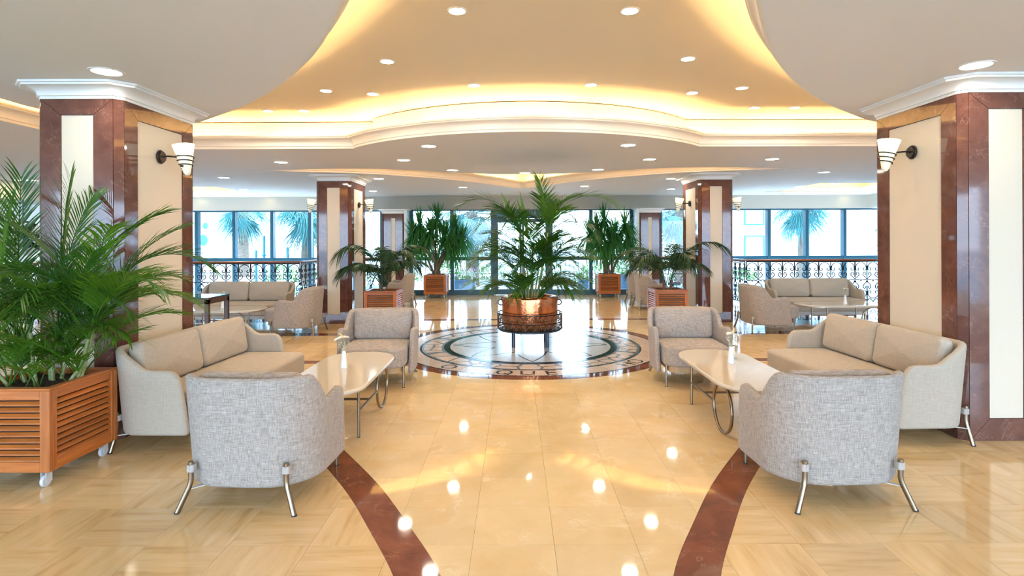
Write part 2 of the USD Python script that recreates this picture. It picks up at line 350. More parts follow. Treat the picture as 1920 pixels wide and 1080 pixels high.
clear_gap = bands.buffer(0.0008)
cz = aisle.difference(clear_gap).difference(medal)
cream_tiles = pieces(cz.intersection(lobby), None)
trav_tiles = pieces(lobby.difference(aisle).difference(clear_gap).difference(medal), None)
def screen_size(t):
    c = t[0].centroid; d = max(c.y, 1.2)
    vis = 1.0 if (abs(c.x) < 0.95 * d and c.y > 2.2) else 0.02
    return -vis * t[0].area / d ** 2
def lay(tiles, name, matf):
    tiles = sorted(tiles, key=screen_size)
    for g, i, j in tiles[:296]: obj(name, prism(g, -0.012, 0.0), matf(i, j), floor)
    rest = {}
    for g, i, j in tiles[296:]: rest.setdefault(matf(i, j).GetPath(), MB()).mesh(prism(g, -0.012, 0.0).get())
    for k, mb in rest.items(): tag(obj(name, mb, UsdShade.Material.Get(stage, k), floor), kind="stuff")
lay(cream_tiles, "marble_tile", lambda i, j: cream_marble)
lay(trav_tiles, "travertine_tile", lambda i, j: trav_x if (i + j) % 2 else trav_y)
# brown bands cut into lengths
def cut_band(b, cuts):
    for c in cuts:
        g = b.intersection(c)
        for h in (g.geoms if hasattr(g, "geoms") else [g]):
            if h.geom_type == "Polygon" and h.area > 0.002: obj("border_band", prism(h, -0.012, 0.0), brown_floor, floor)
for bl in (band_left, band_right):
    cut_band(bl.difference(medal), [sbox(-9, y, 9, y + 0.549) for y in np.arange(0.55, 5.6, 0.55)])
for c in cross:
    cut_band(c.difference(medal), [sbox(x, yy, x + 0.799, yy + 0.499) for x in np.arange(-10, 10.5, 0.8) for yy in np.arange(c.bounds[1], c.bounds[3], 0.5)])

# medallion
md = thing("floor_medallion", "round stone mosaic medallion of dark rings and crazy paving under the copper planter", "medallion", (MED[0], MED[1], 0))
def ring(r0, r1, a0=0, a1=360, n=None):
    n = n or max(3, int((a1 - a0) / 4)); a = np.radians(np.linspace(a0, a1, n + 1))
    return Polygon(np.vstack([np.column_stack([r1 * np.cos(a), r1 * np.sin(a)]), np.column_stack([r0 * np.cos(a[::-1]), r0 * np.sin(a[::-1])])]))
obj("mosaic_ground", prism(Point(0, 0).buffer(2.055, 48), -0.012, -0.0015), med_grey, md)
for k in range(16): obj("outer_border", prism(ring(1.90, 2.052, k * 22.5 + 0.1, k * 22.5 + 22.4), -0.012, 0), brown_floor, md)
for r0, r1, nn in ((1.865, 1.892, 64), (1.575, 1.602, 52)):
    mb = MB()
    for k in range(nn): mb.mesh(prism(ring(r0, r1, k * 360 / nn + 0.4, (k + 1) * 360 / nn - 0.4, 3), -0.01, 0).get())
    obj("dashed_ring", mb, med_dark, md)
obj("dark_ring", prism(Point(0, 0).buffer(1.265, 48).difference(Point(0, 0).buffer(1.175, 48)), -0.01, 0), med_dark, md)
rng = np.random.default_rng(5)
from scipy.spatial import Voronoi
ang = rng.uniform(0, 2 * PI, 70); rr = np.sqrt(rng.uniform(1.2 ** 2, 1.6 ** 2, 70)); S = np.column_stack([rr * np.cos(ang), rr * np.sin(ang)])
for _ in range(3):
    vor = Voronoi(np.vstack([S, S * 0.55, S * 1.5]))
    for q in range(len(S)):
        reg = vor.regions[vor.point_region[q]]
        if -1 not in reg and reg:
            g = Polygon(vor.vertices[reg]).intersection(ring(1.27, 1.57, 0, 359.99, 90)); 
            if not g.is_empty: S[q] = (g.centroid.x, g.centroid.y)
vor = Voronoi(np.vstack([S, S * 0.55, S * 1.5]))
sectors = [ring(1.285, 1.56, k * 45 + 23.5, k * 45 + 66.5, 24) for k in range(8)]
for q in range(len(S)):
    reg = vor.regions[vor.point_region[q]]
    if -1 in reg or not reg: continue
    for sct in sectors:
        g = Polygon(vor.vertices[reg]).intersection(sct).buffer(-0.036).buffer(0.020)
        for h in (g.geoms if hasattr(g, "geoms") else [g]):
            if h.geom_type == "Polygon" and h.area > 0.002: obj("paving_stone", prism(h.simplify(0.004), -0.01, 0.0005), med_light, md)
for k in range(24): obj("letter_ground", prism(ring(1.606, 1.861, k * 15 + 0.15, k * 15 + 14.85, 5), -0.01, -0.0005), med_light, md)
obj("inner_disc", prism(Point(0, 0).buffer(1.17, 48), -0.01, -0.0005), tint("medallion_centre", [(0.35, (0.30, 0.32, 0.36)), (0.65, (0.62, 0.62, 0.62))], 0.17, nscale=70, detail=3), md)
for k in range(8):
    mb = MB(); a0 = -90 + 45 * k
    for s in (-1, 1):
        P = spline([(1.13 * math.cos(rad(a0)), 1.13 * math.sin(rad(a0))), (0.86 * math.cos(rad(a0 + s * 9)), 0.86 * math.sin(rad(a0 + s * 9))), (0.55 * math.cos(rad(a0 + s * 22.5)), 0.55 * math.sin(rad(a0 + s * 22.5)))], 10)
        mb.mesh(prism(LineString(P).buffer(0.011, cap_style=2), -0.005, 0.0).get())
    obj("petal_line", mb, med_dark, md)
for ch, a in (("O", -126.4), ("Q", -101.5), ("U", -92.5), ("E", -83.2), ("H", -48.3), ("O", -41.0)):
    t = meshkit.text_mesh(ch, 0.19, 0.004); v = np.array(t.vertices); v[:, 0] -= v[:, 0].mean() * 0 + (v[:, 0].max() + v[:, 0].min()) / 2; v[:, 1] -= 0.095; v[:, 2] -= 0.0038
    v[:, 0] *= 1.15
    v = v @ Rz(a + 90).T + np.array([1.733 * math.cos(rad(a)), 1.733 * math.sin(rad(a)), 0.0])
    obj("letter", (v, np.array(t.faces)), med_dark, md, label="dark inlaid letter " + ch)

# ================================================================ CEILING
ceiling = thing("ceiling", "white plaster ceiling with curved lit trays and cornices", None, kind="structure")
K = 0.976
la = spline(K * np.array([(-0.10, 0.8), (-0.19, 1.3), (-0.36, 1.85), (-0.60, 2.37), (-0.892, 2.904), (-1.246, 3.56), (-1.568, 4.047), (-1.957, 4.552), (-2.57, 5.2), (-3.0, 5.58), (-3.339, 5.866)]), 60)
near = [tuple(p) for p in la] + [(-3.60, 5.93), (-3.80, 5.98), (-4.1, 5.80), (-4.32, 5.45), (-4.40, 5.0), (-4.36, 4.4), (-4.30, 3.9), (-5.2, 3.5), (-5.2, 7.42)]
c = np.array([0.165, 9.31]); Ra = 3.0
arc = [(c[0] + Ra * math.sin(rad(a)), c[1] - Ra * math.cos(rad(a))) for a in np.linspace(-49.5, 49.5, 50)]
left_half = near
tray1 = left_half + [(-2.116, 7.42)] + arc + [(2 * XC + 5.2, 7.40)] + [(2 * XC - x, y) for x, y in left_half[-2::-1]]
tray1 = ccw(np.array(tray1))
def dedupe(P, e=0.004):
    out = [P[0]]
    for p in P[1:]:
        if np.linalg.norm(p - out[-1]) > e: out.append(p)
    return np.array(out)
tray1 = dedupe(tray1)
ne = [(-4.85, 9.62), (-3.6, 9.52), (-2.4, 9.50), (-1.7, 9.72), (-1.05, 10.10), (-0.4, 10.30), (0.2, 10.33)]
fe = [(-4.85, 9.62), (-4.0, 9.82), (-3.25, 10.02), (-2.55, 10.30), (-1.95, 10.72), (-1.22, 11.35), (-0.6, 12.15), (-0.15, 12.85), (0.19, 13.35)]
NE, FE = spline(ne, 26), spline(fe, 34)
mir = lambda P: [(2 * XC - x, y) for x, y in P]
tray2 = dedupe(ccw(np.array([tuple(p) for p in NE] + mir(NE)[-2::-1] + mir(FE)[1:] + [tuple(p) for p in FE][-2:0:-1])))
tray3 = ccw(np.array([(-9.6, 12.5), (-6.75, 12.5), (-6.75, 14.85), (-9.6, 14.85)]))
tray4 = ccw(np.array([(6.75, 12.25), (9.15, 12.25), (9.15, 14.6), (6.75, 14.6)]))
trays = [tray1, tray2, tray3, tray4]
whole = sbox(-11.6, -5, 11.6, WY + 0.25)
obj("soffit", prism(whole.difference(unary_union([Polygon(t).buffer(0) for t in trays])), CEIL, CEIL + 0.05), plaster, ceiling)
COVE_D = 0.22
outs = []
for k, t in enumerate(trays):
    d = COVE_D if k < 2 else 0.2
    zt = TRAY if k < 2 else CEIL + 0.3
    P = Polygon(t).buffer(0)
    if k == 0: P = P.union(sbox(-0.6, 0.5, 1.0, 1.6).intersection(whole)) if False else P
    o = P.buffer(d, join_style=2, mitre_limit=2.0)
    outs.append(o)
    wall = o.buffer(0.04, join_style=2, mitre_limit=2.0).difference(o)
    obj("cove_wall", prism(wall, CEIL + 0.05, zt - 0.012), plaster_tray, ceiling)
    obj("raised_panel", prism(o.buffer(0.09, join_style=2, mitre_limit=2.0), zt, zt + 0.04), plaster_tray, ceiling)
    h = LIP - CEIL if k < 2 else 0.13
    prof = [(-0.004, CEIL - 0.001), (0.012, CEIL), (0.012, CEIL + 0.16 * h), (0.022, CEIL + 0.2 * h)]
    for a in np.linspace(0, 1, 7): prof.append((0.022 + 0.058 * (1 - math.cos(a * PI / 2)), CEIL + 0.2 * h + 0.55 * h * math.sin(a * PI / 2)))
    prof += [(0.088, CEIL + 0.8 * h), (0.088, CEIL + 0.87 * h), (0.098, CEIL + 0.88 * h), (0.098, CEIL + h), (0.08, CEIL + h), (0.05, CEIL + 0.80 * h), (-0.004, CEIL + 0.3 * h)]
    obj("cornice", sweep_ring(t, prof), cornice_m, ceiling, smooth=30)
    # the hidden warm strip behind the cornice, in lengths with gaps
    line = LineString(np.vstack([t, t[:1]])).parallel_offset(0.10, "right", join_style=2) if False else P.buffer(0.07, join_style=2, mitre_limit=2.0).exterior
    L = line.length; seg = 1.12; n = int(L / (seg + 0.05)); mb = MB()
    from shapely.ops import substring
    for q in range(n):
        s0 = q * L / n
        sub = substring(line, s0, s0 + L / n - (0.16 if q % 2 else 0.03))
        pts = np.array(sub.coords)
        if len(pts) >= 2: mb.tube(np.column_stack([pts, np.full(len(pts), CEIL + 0.075)]), 0.011, 6)
    obj("light_strip", mb, led_m if k < 2 else led_far_m, ceiling)
# soffit top is closed by a roof slab
obj("roof_slab", bx(-11.8, 11.8, -5, WY + 0.4, 3.4, 3.55), void_m, ceiling)

# beams over the windows, walls
b1 = thing("trim_1", None, None, kind="structure"); obj("beam", bx(-10.2, 10.2, 15.5, WY + 0.5, 2.41, CEIL), beam_m, b1)
b2 = thing("trim_2", None, None, kind="structure"); obj("beam", bx(-11.4, -10.1, 3.0, 15.5, 2.42, CEIL), beam_m, b2)
b3 = thing("trim_3", None, None, kind="structure"); obj("beam", bx(9.85, 11.4, 3.0, 15.5, 2.42, CEIL), beam_m, b3)
w = thing("wall_left", None, None, kind="structure"); obj("wall", bx(-11.6, -11.3, -5, WY + 0.5, -3, 3.4), ext_wall, w)
w = thing("wall_right", None, None, kind="structure"); obj("wall", bx(11.3, 11.6, -5, WY + 0.5, -3, 3.4), ext_wall, w)
w = thing("wall_back", None, None, kind="structure")
obj("spandrel", bx(-11.6, 11.6, WY - 0.12, WY + 0.25, -3, -1.2), ext_wall, w)
w4 = thing("trim_4", None, None, kind="structure"); obj("pier", bx(-3.03, -2.96, 15.2, WY + 0.2, 0, 2.41), mould, w4)
w5 = thing("trim_5", None, None, kind="structure"); obj("pier", bx(3.34, 3.42, 15.2, WY + 0.2, 0, 2.41), mould, w5)
obj("void_floor", bx(-11.6, VL, VOID_Y, WY + 0.4, -3.1, -3.0), paving_m, w); obj("void_floor", bx(VR, 11.6, VOID_Y, WY + 0.4, -3.1, -3.0), paving_m, w)

# ================================================================ WINDOWS AND DOOR
def window(name, xs, z0, z1, tz, mw=0.085, sill=0.10):
    t = thing(name, None, None, kind="structure")
    y0, y1 = WY - 0.06, WY + 0.10
    for x in xs: obj("mullion", bx(x - mw / 2, x + mw / 2, y0, y1, z0, z1), frame_m, t)
    for a, b in zip(xs[:-1], xs[1:]):
        a, b = a + mw / 2, b - mw / 2
        obj("transom", bx(a, b, y0 + 0.02, y1 - 0.02, tz - 0.05, tz + 0.05), frame_m, t)
        obj("sill_rail", bx(a, b, y0 + 0.01, y1 - 0.01, z0, z0 + sill), frame_m, t)
        obj("head_rail", bx(a, b, y0 + 0.01, y1 - 0.01, z1 - 0.03, z1), frame_m, t)
        for q0, q1 in ((z0 + sill, tz - 0.05), (tz + 0.05, z1 - 0.03)):
            obj("pane", bx(a, b, WY + 0.01, WY + 0.018, q0, q1), pane_m, t)
    return t
window("window_1", [-11.1, -10.05, -8.98, -7.92, -6.85, -5.78, -4.72, -3.75], -1.2, 2.40, 1.02)
window("window_2", [-2.92, -1.77, -0.62], 0.0, 2.41, 1.03, 0.10, 0.15)
window("window_3", [1.02, 2.15, 3.30], 0.0, 2.41, 1.03, 0.10, 0.15)
window("window_4", [4.12, 5.1, 6.10, 7.18, 8.25, 9.32, 10.4, 11.2], -1.2, 2.40, 1.02)
d = thing("door_1", "teal framed glass double door behind the copper planter", None, kind="structure")
obj("header", bx(-0.57, 0.97, WY - 0.10, WY + 0.12, 2.16, 2.41), frame_m, d); obj("closer_box", bx(-0.5, 0.9, WY - 0.16, WY - 0.10, 2.19, 2.29), pbr("closer_blue", (0.02, 0.16, 0.26), 0.3), d)
for s, (a, b) in enumerate(((-0.57, 0.195), (0.205, 0.97))):
    lf = MB().box(a, a + 0.10, WY - 0.03, WY + 0.03, 0.01, 2.15).box(b - 0.06, b, WY - 0.03, WY + 0.03, 0.01, 2.15).box(a + 0.10, b - 0.06, WY - 0.03, WY + 0.03, 2.05, 2.15).box(a + 0.10, b - 0.06, WY - 0.03, WY + 0.03, 0.01, 0.16)
    if s: lf = MB().box(b - 0.10, b, WY - 0.03, WY + 0.03, 0.01, 2.15).box(a, a + 0.06, WY - 0.03, WY + 0.03, 0.01, 2.15).box(a + 0.06, b - 0.10, WY - 0.03, WY + 0.03, 2.05, 2.15).box(a + 0.06, b - 0.10, WY - 0.03, WY + 0.03, 0.01, 0.16)
    L = obj("door_leaf", lf, frame_m, d)
    obj("pane", bx(a + 0.06, b - 0.06, WY + 0.0, WY + 0.008, 0.16, 2.05), pane_m, d)
    hx = 0.195 - 0.09 if s == 0 else 0.205 + 0.09
    obj("handle", MB().tube([(hx, WY - 0.07, 0.85), (hx, WY - 0.07, 1.35)], 0.012, 8).tube([(hx, WY - 0.07, 0.9), (hx, WY - 0.03, 0.9)], 0.008, 6).tube([(hx, WY - 0.07, 1.3), (hx, WY - 0.03, 1.3)], 0.008, 6), rail_m, d)

# ================================================================ PILLARS
def pillar(name, label, x0, x1, y0, y1, top=2.665, st=0.155, rail=0.125, rail_b=0.17, flare=0.15, ztop=CEIL):
    t = thing(name, label, "pillar", ((x0 + x1) / 2, (y0 + y1) / 2, 0))
    hx, hy, ch = (x1 - x0) / 2, (y1 - y0) / 2, 0.045
    e = 0.012
    core = Polygon([(-hx + e, -hy + e + ch), (-hx + e + ch, -hy + e), (hx - e - ch, -hy + e), (hx - e, -hy + e + ch), (hx - e, hy - e - ch), (hx - e - ch, hy - e), (-hx + e + ch, hy - e), (-hx + e, hy - e - ch)])
    obj("core", prism(core, 0, top), brown_marble, t)
    for sx in (-1, 1):
        for sy in (-1, 1):
            P = Polygon([(sx * hx, sy * (hy - ch - 0.004)), (sx * (hx - ch - 0.004), sy * hy), (sx * (hx - ch - 0.02), sy * (hy - 0.02)), (sx * (hx - 0.02), sy * (hy - ch - 0.02))])
            obj("corner_strip", prism(P.convex_hull, 0, top), brown_marble, t)
    # faces: local (u along the face, z)
    for f, (half, depth, rot) in enumerate(((hx, hy, 0), (hx, hy, 180), (hy, hx, 90), (hy, hx, -90))):
        u0, u1 = -(half - ch - 0.008), half - ch - 0.008
        g = 0.0015
        shapes = {"stile": [[(u0, 0), (u0 + st, rail_b), (u0 + st, top - rail), (u0, top)], [(u1, 0), (u1, top), (u1 - st, top - rail), (u1 - st, rail_b)]],
                  "top_rail": [[(u0, top), (u0 + st, top - rail), (u1 - st, top - rail), (u1, top)]], "bottom_rail": [[(u0, 0), (u1, 0), (u1 - st, rail_b), (u0 + st, rail_b)]]}
        def place(poly, d0, d1):
            v, fc = prism(poly, d0, d1).get(); v = np.column_stack([v[:, 0], -depth + 0.0 - v[:, 2] + 0.012, v[:, 1]])
            return v @ Rz(rot).T, fc
        for nm, lst in shapes.items():
            for q in lst: obj(nm, place(Polygon(q).buffer(-g, join_style=2), -0.02, 0.012), brown_marble, t)
        obj("cream_panel", place(sbox(u0 + st + 0.002, rail_b + 0.002, u1 - st - 0.002, top - rail - 0.002), -0.02, 0.004), cream_panel, t)
    outl = np.array([(-hx, -hy), (hx, -hy), (hx, hy), (-hx, hy)])
    oc = np.array(core.exterior.coords)[:-1]; oc = ccw(oc)
    H = ztop - top
    prof = [(0.02, top), (-0.015, top), (-0.015, top + 0.18 * H), (-0.03, top + 0.2 * H), (-0.03, top + 0.28 * H)]
    for a in np.linspace(0, 1, 8): prof.append((-0.03 - (flare - 0.06) * (1 - math.cos(a * PI / 2)), top + 0.28 * H + 0.45 * H * math.sin(a * PI / 2)))
    prof += [(-flare + 0.02, top + 0.73 * H), (-flare + 0.02, top + 0.85 * H), (-flare, top + 0.87 * H), (-flare, ztop)]
    obj("capital", sweep_ring(oc, prof), mould, t, smooth=25)
    return t
pillar("pillar", "brown marble pillar with cream panels behind the large potted palm", -3.75, -3.08, 4.33, 5.36)
pillar("pillar", "brown marble pillar with cream panels behind the right front sofa", 3.42, 4.10, 4.24, 5.28)
pillar("pillar", "brown marble pillar farther back behind the left armchairs", -3.71, -3.055, 10.35, 11.4)
pillar("pillar", "brown marble pillar farther back behind the right armchairs", 3.44, 4.085, 10.35, 11.38)
pillar("pillar", "far brown marble pilaster by the windows, left of the door", -3.65, -3.03, 15.25, 15.75, top=2.29, ztop=2.41, st=0.2, flare=0.13)
pillar("pillar", "far brown marble pilaster by the windows, right of the door", 3.42, 4.03, 15.25, 15.75, top=2.29, ztop=2.41, st=0.2, flare=0.13)

# ================================================================ DOWNLIGHTS
def px(x, y, z):
    u, v = x - 965, y - 450; v2, u2 = v + 0.004 * u, u - 0.004 * v
    Y = (1.55 - z) * 1040 / v2
    return u2 / 1040 * Y, Y
def make_light(name, r, mat):
    t = thing(name, None, "downlight")
    obj("trim_ring", lathe([(r * 0.80, 0.0), (r * 0.82, -0.006), (r * 0.97, -0.006), (r, 0.0)], 32), trim_m, t, smooth=30)
    obj("reflector", lathe([(r * 0.80, -0.001), (r * 0.76, 0.004)], 32), steel_blue, t)
    obj("lamp", lathe([(r * 0.775, -0.001), (r * 0.4, -0.0035), (0.0005, -0.004)], 32), mat, t)
    return t
tray_lights = [((857, 20), "nearest downlight left of the centre of the raised gold ceiling"), ((1181, 20), "nearest downlight right of the centre of the raised gold ceiling"),
    ((726, 115), "second-nearest downlight at the left of the raised gold ceiling"), ((1290, 110), "second-nearest downlight at the right of the raised gold ceiling"),
    ((889, 160), "downlight just before the curved cove, left of the palm's axis"), ((1108, 159), "downlight just before the curved cove, right of the palm's axis"),
    ((611, 170), "downlight on the raised gold ceiling, left one of the left inner pair"), ((699, 176), "downlight on the raised gold ceiling, right one of the left inner pair"),
    ((1298, 174), "downlight on the raised gold ceiling, left one of the right inner pair"), ((1391, 165), "downlight on the raised gold ceiling, right one of the right inner pair"),
    ((503, 208), "leftmost downlight on the raised gold ceiling, by the straight cove"), ((570, 208), "second downlight from the left by the straight left cove"),
    ((1414, 202), "second downlight from the right by the straight right cove"), ((1490, 202), "rightmost downlight on the raised gold ceiling, by the straight cove")]
flat_lights = [((200, 134), "big downlight above the capital of the left front pillar"), ((1830, 122), "big downlight above the capital of the right front pillar"),
    ((527, 304), "downlight on the flat ceiling, left of the left middle pillar"), ((420, 333), "downlight on the flat ceiling above the left back sofa"),
    ((1448, 298), "downlight on the flat ceiling, right of the right middle pillar"), ((1545, 323), "downlight on the flat ceiling above the right back sofa"),
    ((804, 274), "nearest left downlight under the curved cornice"), ((1178, 272), "nearest right downlight under the curved cornice"),
    ((757, 300), "second left downlight under the curved cornice"), ((1218, 298.6), "second right downlight under the curved cornice"),
    ((848, 319), "downlight left of the cusp of the far tray"), ((984, 324), "downlight centred above the tall palm"), ((1121, 318), "downlight right of the cusp of the far tray"),
    ((710, 335), "downlight just right of the left middle pillar's capital"), ((699, 358), "far downlight between the left middle pillar and the windows"),
    ((868, 351), "far downlight left of the tall palm, beyond the far tray"), ((1096, 349), "far downlight right of the tall palm, beyond the far tray"),
    ((1258, 335), "downlight just left of the right middle pillar's capital"), ((1258, 354.5), "far downlight between the right middle pillar and the windows"),
    ((457, 355.5), "far downlight beside the left side tray"), ((1501, 349.5), "far downlight left of the right side tray"), ((1567, 344), "far downlight in front of the right side tray"),
    ((375, 352), "far downlight in front of the left side tray"), ((60, 338), "downlight at the far left, left of the left front pillar")]
protoA = protoB = None
for (p, lab) in tray_lights:
    x, y = px(*p, TRAY)
    if protoA is None: protoA = make_light("downlight", 0.072, lens_m); xo = UsdGeom.Xformable(protoA).GetOrderedXformOps()[0]; xo.Set(Gf.Vec3d(x, y, TRAY)); tag(protoA, lab, group="downlights in the raised gold ceiling")
    else: dup(protoA, (x, y, TRAY), 0, lab)
for (p, lab) in flat_lights:
    x, y = px(*p, CEIL)
    if protoB is None: protoB = make_light("flat_ceiling_downlight", 0.115, lens_m); xo = UsdGeom.Xformable(protoB).GetOrderedXformOps()[0]; xo.Set(Gf.Vec3d(x, y, CEIL)); tag(protoB, lab, group="downlights in the flat white ceiling")
    else: dup(protoB, (x, y, CEIL), 0, lab)
# two unlit ones and the wall-washing spots before the beam
offl = None
for (p, lab) in (((1442, 359.5), "unlit downlight before the right window beam, left one"), ((1467, 363.5), "unlit downlight before the right window beam, right one")):
    x, y = px(*p, CEIL)
    if offl is None: offl = make_light("unlit_downlight", 0.10, lens_off); UsdGeom.Xformable(offl).GetOrderedXformOps()[0].Set(Gf.Vec3d(x, y, CEIL)); tag(offl, lab)
    else: dup(offl, (x, y, CEIL), 0, lab)
wash_m = emit("wash_lens", (1.0, 0.82, 0.45), 22.0); wl = None
for (X, Y, lab) in ((-6.85, 15.3, "warm spot lighting the left window beam, near the left middle pillar"), (-8.75, 15.3, "warm spot lighting the left window beam, near the front pillar"), (9.2, 15.3, "warm spot lighting the right window beam"), (-9.85, 11.0, "warm spot lighting the far left side beam")):
    if wl is None: wl = make_light("wall_wash_spot", 0.075, wash_m); UsdGeom.Xformable(wl).GetOrderedXformOps()[0].Set(Gf.Vec3d(X, Y, CEIL)); tag(wl, lab)
    else: dup(wl, (X, Y, CEIL), 0, lab)

# ================================================================ ARMCHAIRS AND SOFAS
def shell_mesh(w, yf, yb, R, harm, hback, zb, th, ramp, slant=0.07, ns=46, rise=0.03):
    L1 = w - R; L2 = R * PI / 2; L3 = yf - (yb + R); L = L1 + L2 + L3
    def pos(a):
        s = 1.0 if a >= 0 else -1.0; a = abs(a)
        if a < L1: p, n = (a, yb), (0, -1)
        elif a < L1 + L2: q = (a - L1) / R; p, n = (L1 + R * math.sin(q), yb + R - R * math.cos(q)), (math.sin(q), -math.cos(q))
        else: p, n = (w, yb + R + a - L1 - L2), (1, 0)
        return np.array([s * p[0], p[1]]), np.array([s * n[0], n[1]])
    a1, a2 = L1 + L2 * ramp[0], L1 + L2 + ramp[1]
    s_ = np.unique(np.r_[np.linspace(-1, 1, ns), [-1 + 0.03 * (1 - math.cos(k)) for k in np.linspace(0, PI / 2, 6)], [1 - 0.03 * (1 - math.cos(k)) for k in np.linspace(0, PI / 2, 6)]])
    rings = []
    for s in s_:
        a = s * L; h = hback + (harm - rise - hback) * float(smoothstep(a1, a2, abs(a))) + rise * float(smoothstep(a2 - 0.05, L, abs(a)))
        te = 1.0; ed = (1 - abs(s)) * L
        if ed < th / 2: te = math.sqrt(max(0.0, 1 - (1 - ed / (th / 2)) ** 2)) * 0.98 + 0.02
        r = th / 2; prof = []
        for z in np.linspace(zb + r, h - r, 12): prof.append((r, z))
        for k in np.linspace(0, PI, 7)[1:-1]: prof.append((r * math.cos(k), h - r + r * math.sin(k)))
        for z in np.linspace(h - r, zb + r, 12): prof.append((-r, z))
        for k in np.linspace(PI, 2 * PI, 7)[1:-1]: prof.append((r * math.cos(k), zb + r + r * math.sin(k)))
        ringp = []
        for nn, z in prof:
            zc = min(z, harm); q = (zc - zb) / (harm - zb); ext = slant * (1 - q)
            rr = 0.09
            if zc > harm - rr: ext -= rr - math.sqrt(max(0, rr * rr - (zc - harm + rr) ** 2))
            rb = 0.05
            if zc < zb + rb: ext -= rb - math.sqrt(max(0, rb * rb - (zb + rb - zc) ** 2))
            aa = a + math.copysign(abs(s) ** 8, s) * ext
            p, n = pos(aa)
            lean = 0.07 * (z - zb) * max(0.0, -n[1]) + 0.035 * (z - zb) * abs(n[0])
            bow = -0.02 * (1 - (abs(p[0]) / w) ** 2) * max(0.0, -n[1])
            q2 = p + n * (nn * te + lean) + np.array([0, bow])
            ringp.append((q2[0], q2[1], z))
        rings.append(ringp)
    return loft(rings[::-1])
def cushion(w, h, d, r, crown):
    """upright cushion, width along x, height along z, front to -y... built around its base centre"""
    v, f = slab(rrect(-w / 2, w / 2, 0, h, 0.06), 0, d, r, crown, crown * 0.4)
    return np.column_stack([v[:, 0], v[:, 2], v[:, 1]]), f[:, ::-1]
def seating(name, label, W, fab, n_back):
    """W: half width of the shell's middle line; faces +y"""
    t = thing(name, label, "armchair" if n_back == 1 else "sofa")
    yb = -0.35
    R = 0.24 if n_back == 1 else 0.14
    obj("shell", shell_mesh(W, 0.15 if n_back == 1 else 0.12, yb, R, 0.605, 0.765, 0.125, 0.055, (0.58, 0.0) if n_back == 1 else (0.30, 0.13), ns=60 if n_back == 1 else 110, rise=0.03 if n_back == 1 else 0.0), fab, t, smooth=60, label="upholstered wraparound back and arms")
    iw = W - 0.032
    P = rrect(-iw + 0.004, iw - 0.004, -0.26, 0.41, [0.16, 0.16, 0.12, 0.12] if n_back == 1 else [0.10, 0.10, 0.08, 0.08], 8)
    obj("seat", slab(P, 0.225, 0.43, 0.035, 0.018), fab, t, smooth=50)
    obj("seat_base", prism(Polygon(rrect(-iw + 0.05, iw - 0.05, -0.24, 0.355, 0.10)), 0.165, 0.228), base_m if n_back == 1 else rail_m, t)
    cw = (2 * iw - 0.03) / n_back
    for k in range(n_back):
        v, f = cushion(cw - 0.006, 0.345 if n_back == 1 else 0.36, 0.115, 0.045, 0.025)
        v = v @ Rx(9).T
        obj("back_cushion", (v + np.array([-iw + 0.015 + cw * (k + 0.5), -0.285, 0.415 if n_back == 1 else 0.425]), f), fab, t, smooth=50)
    lx = W - 0.06
    for s in (-1, 1):
        lf = obj("leg", MB().tube([(s * lx, 0.27, 0.0), (s * lx, 0.27, 0.235)], 0.0125, 10), brass, t, smooth=40, label="straight brass front leg")
        obj("foot", MB().tube([(s * lx, 0.27, 0.0), (s * lx, 0.27, 0.006)], 0.0135, 10), rubber, lf)
    for s in (-1, 1):
        x = s * (W - 0.095); y = yb - 0.046
        sx_, sy_ = 0.062, 0.045
        if n_back == 2: x = s * (W - 0.02); y = yb - 0.02; sx_, sy_ = 0.05, 0.025
        B0, B1, B2 = np.array([x, y - 0.012, 0.285]), np.array([x, y - 0.010, 0.165]), np.array([x + s * sx_, y - sy_, 0.0])
        pts = [B0, B0 * 0.5 + B1 * 0.5, B1 + (B0 - B1) * 0.18, B1 + (B0 - B1) * 0.06 + (B2 - B1) * 0.04, B1 + (B2 - B1) * 0.14, B1 * 0.5 + B2 * 0.5, B2]
        lg = obj("leg", MB().tube(pts, 0.0148, 10), brass, t, smooth=40, label="bent brass rear leg")
        obj("foot", MB().tube([(x + s * sx_, y - sy_, 0.0), (x + s * sx_ * 0.985, y - sy_ * 0.98, 0.007)], 0.0158, 10), rubber, lg)
        br = Polygon([(x + s * 0.01, y + 0.0), (x + s * 0.03, y - 0.01), (x - s * 0.08, y + 0.16), (x - s * 0.12, y + 0.14)]).convex_hull
        obj("bracket", prism(br, 0.118, 0.124), rail_m, lg)
        obj("strap", xform(slab(rrect(-0.022, 0.022, -0.02, 0.026, 0.012, 3), 0.225, 0.268, 0.004), None, (x, y - 0.006, 0)), strap_m, t, smooth=40)
    return t
def pose(root, x, y, rz):
    ops = UsdGeom.Xformable(root).GetOrderedXformOps(); ops[0].Set(Gf.Vec3d(x, y, 0)); ops[1].Set(float(rz))
ch = seating("armchair", "linen armchair seen from behind at the front left, its leg on the brown band", 0.375, fabric_m, 1); pose(ch, -1.565, 3.58, -3)
dup(ch, (1.915, 3.58, 0), 2, "linen armchair seen from behind at the front right, near the right brown band")
dup(ch, (-1.50, 6.10, 0), 182, "linen armchair facing the camera beyond the left marble table")
dup(ch, (1.915, 6.10, 0), 178, "linen armchair facing the camera beyond the right marble table")
dup(ch, (-3.72, 9.36, 0), 90, "linen armchair in side view by the left middle pillar, facing left")
dup(ch, (4.33, 9.48, 0), -88, "linen armchair in side view right of the right middle pillar, facing right")
dup(ch, (-2.80, 13.05, 0), 95, "pale armchair beside the far left yucca, behind the left kentia planter")
dup(ch, (-3.75, 12.3, 0), -80, "pale armchair half hidden between the left middle pillar and the kentia planter")
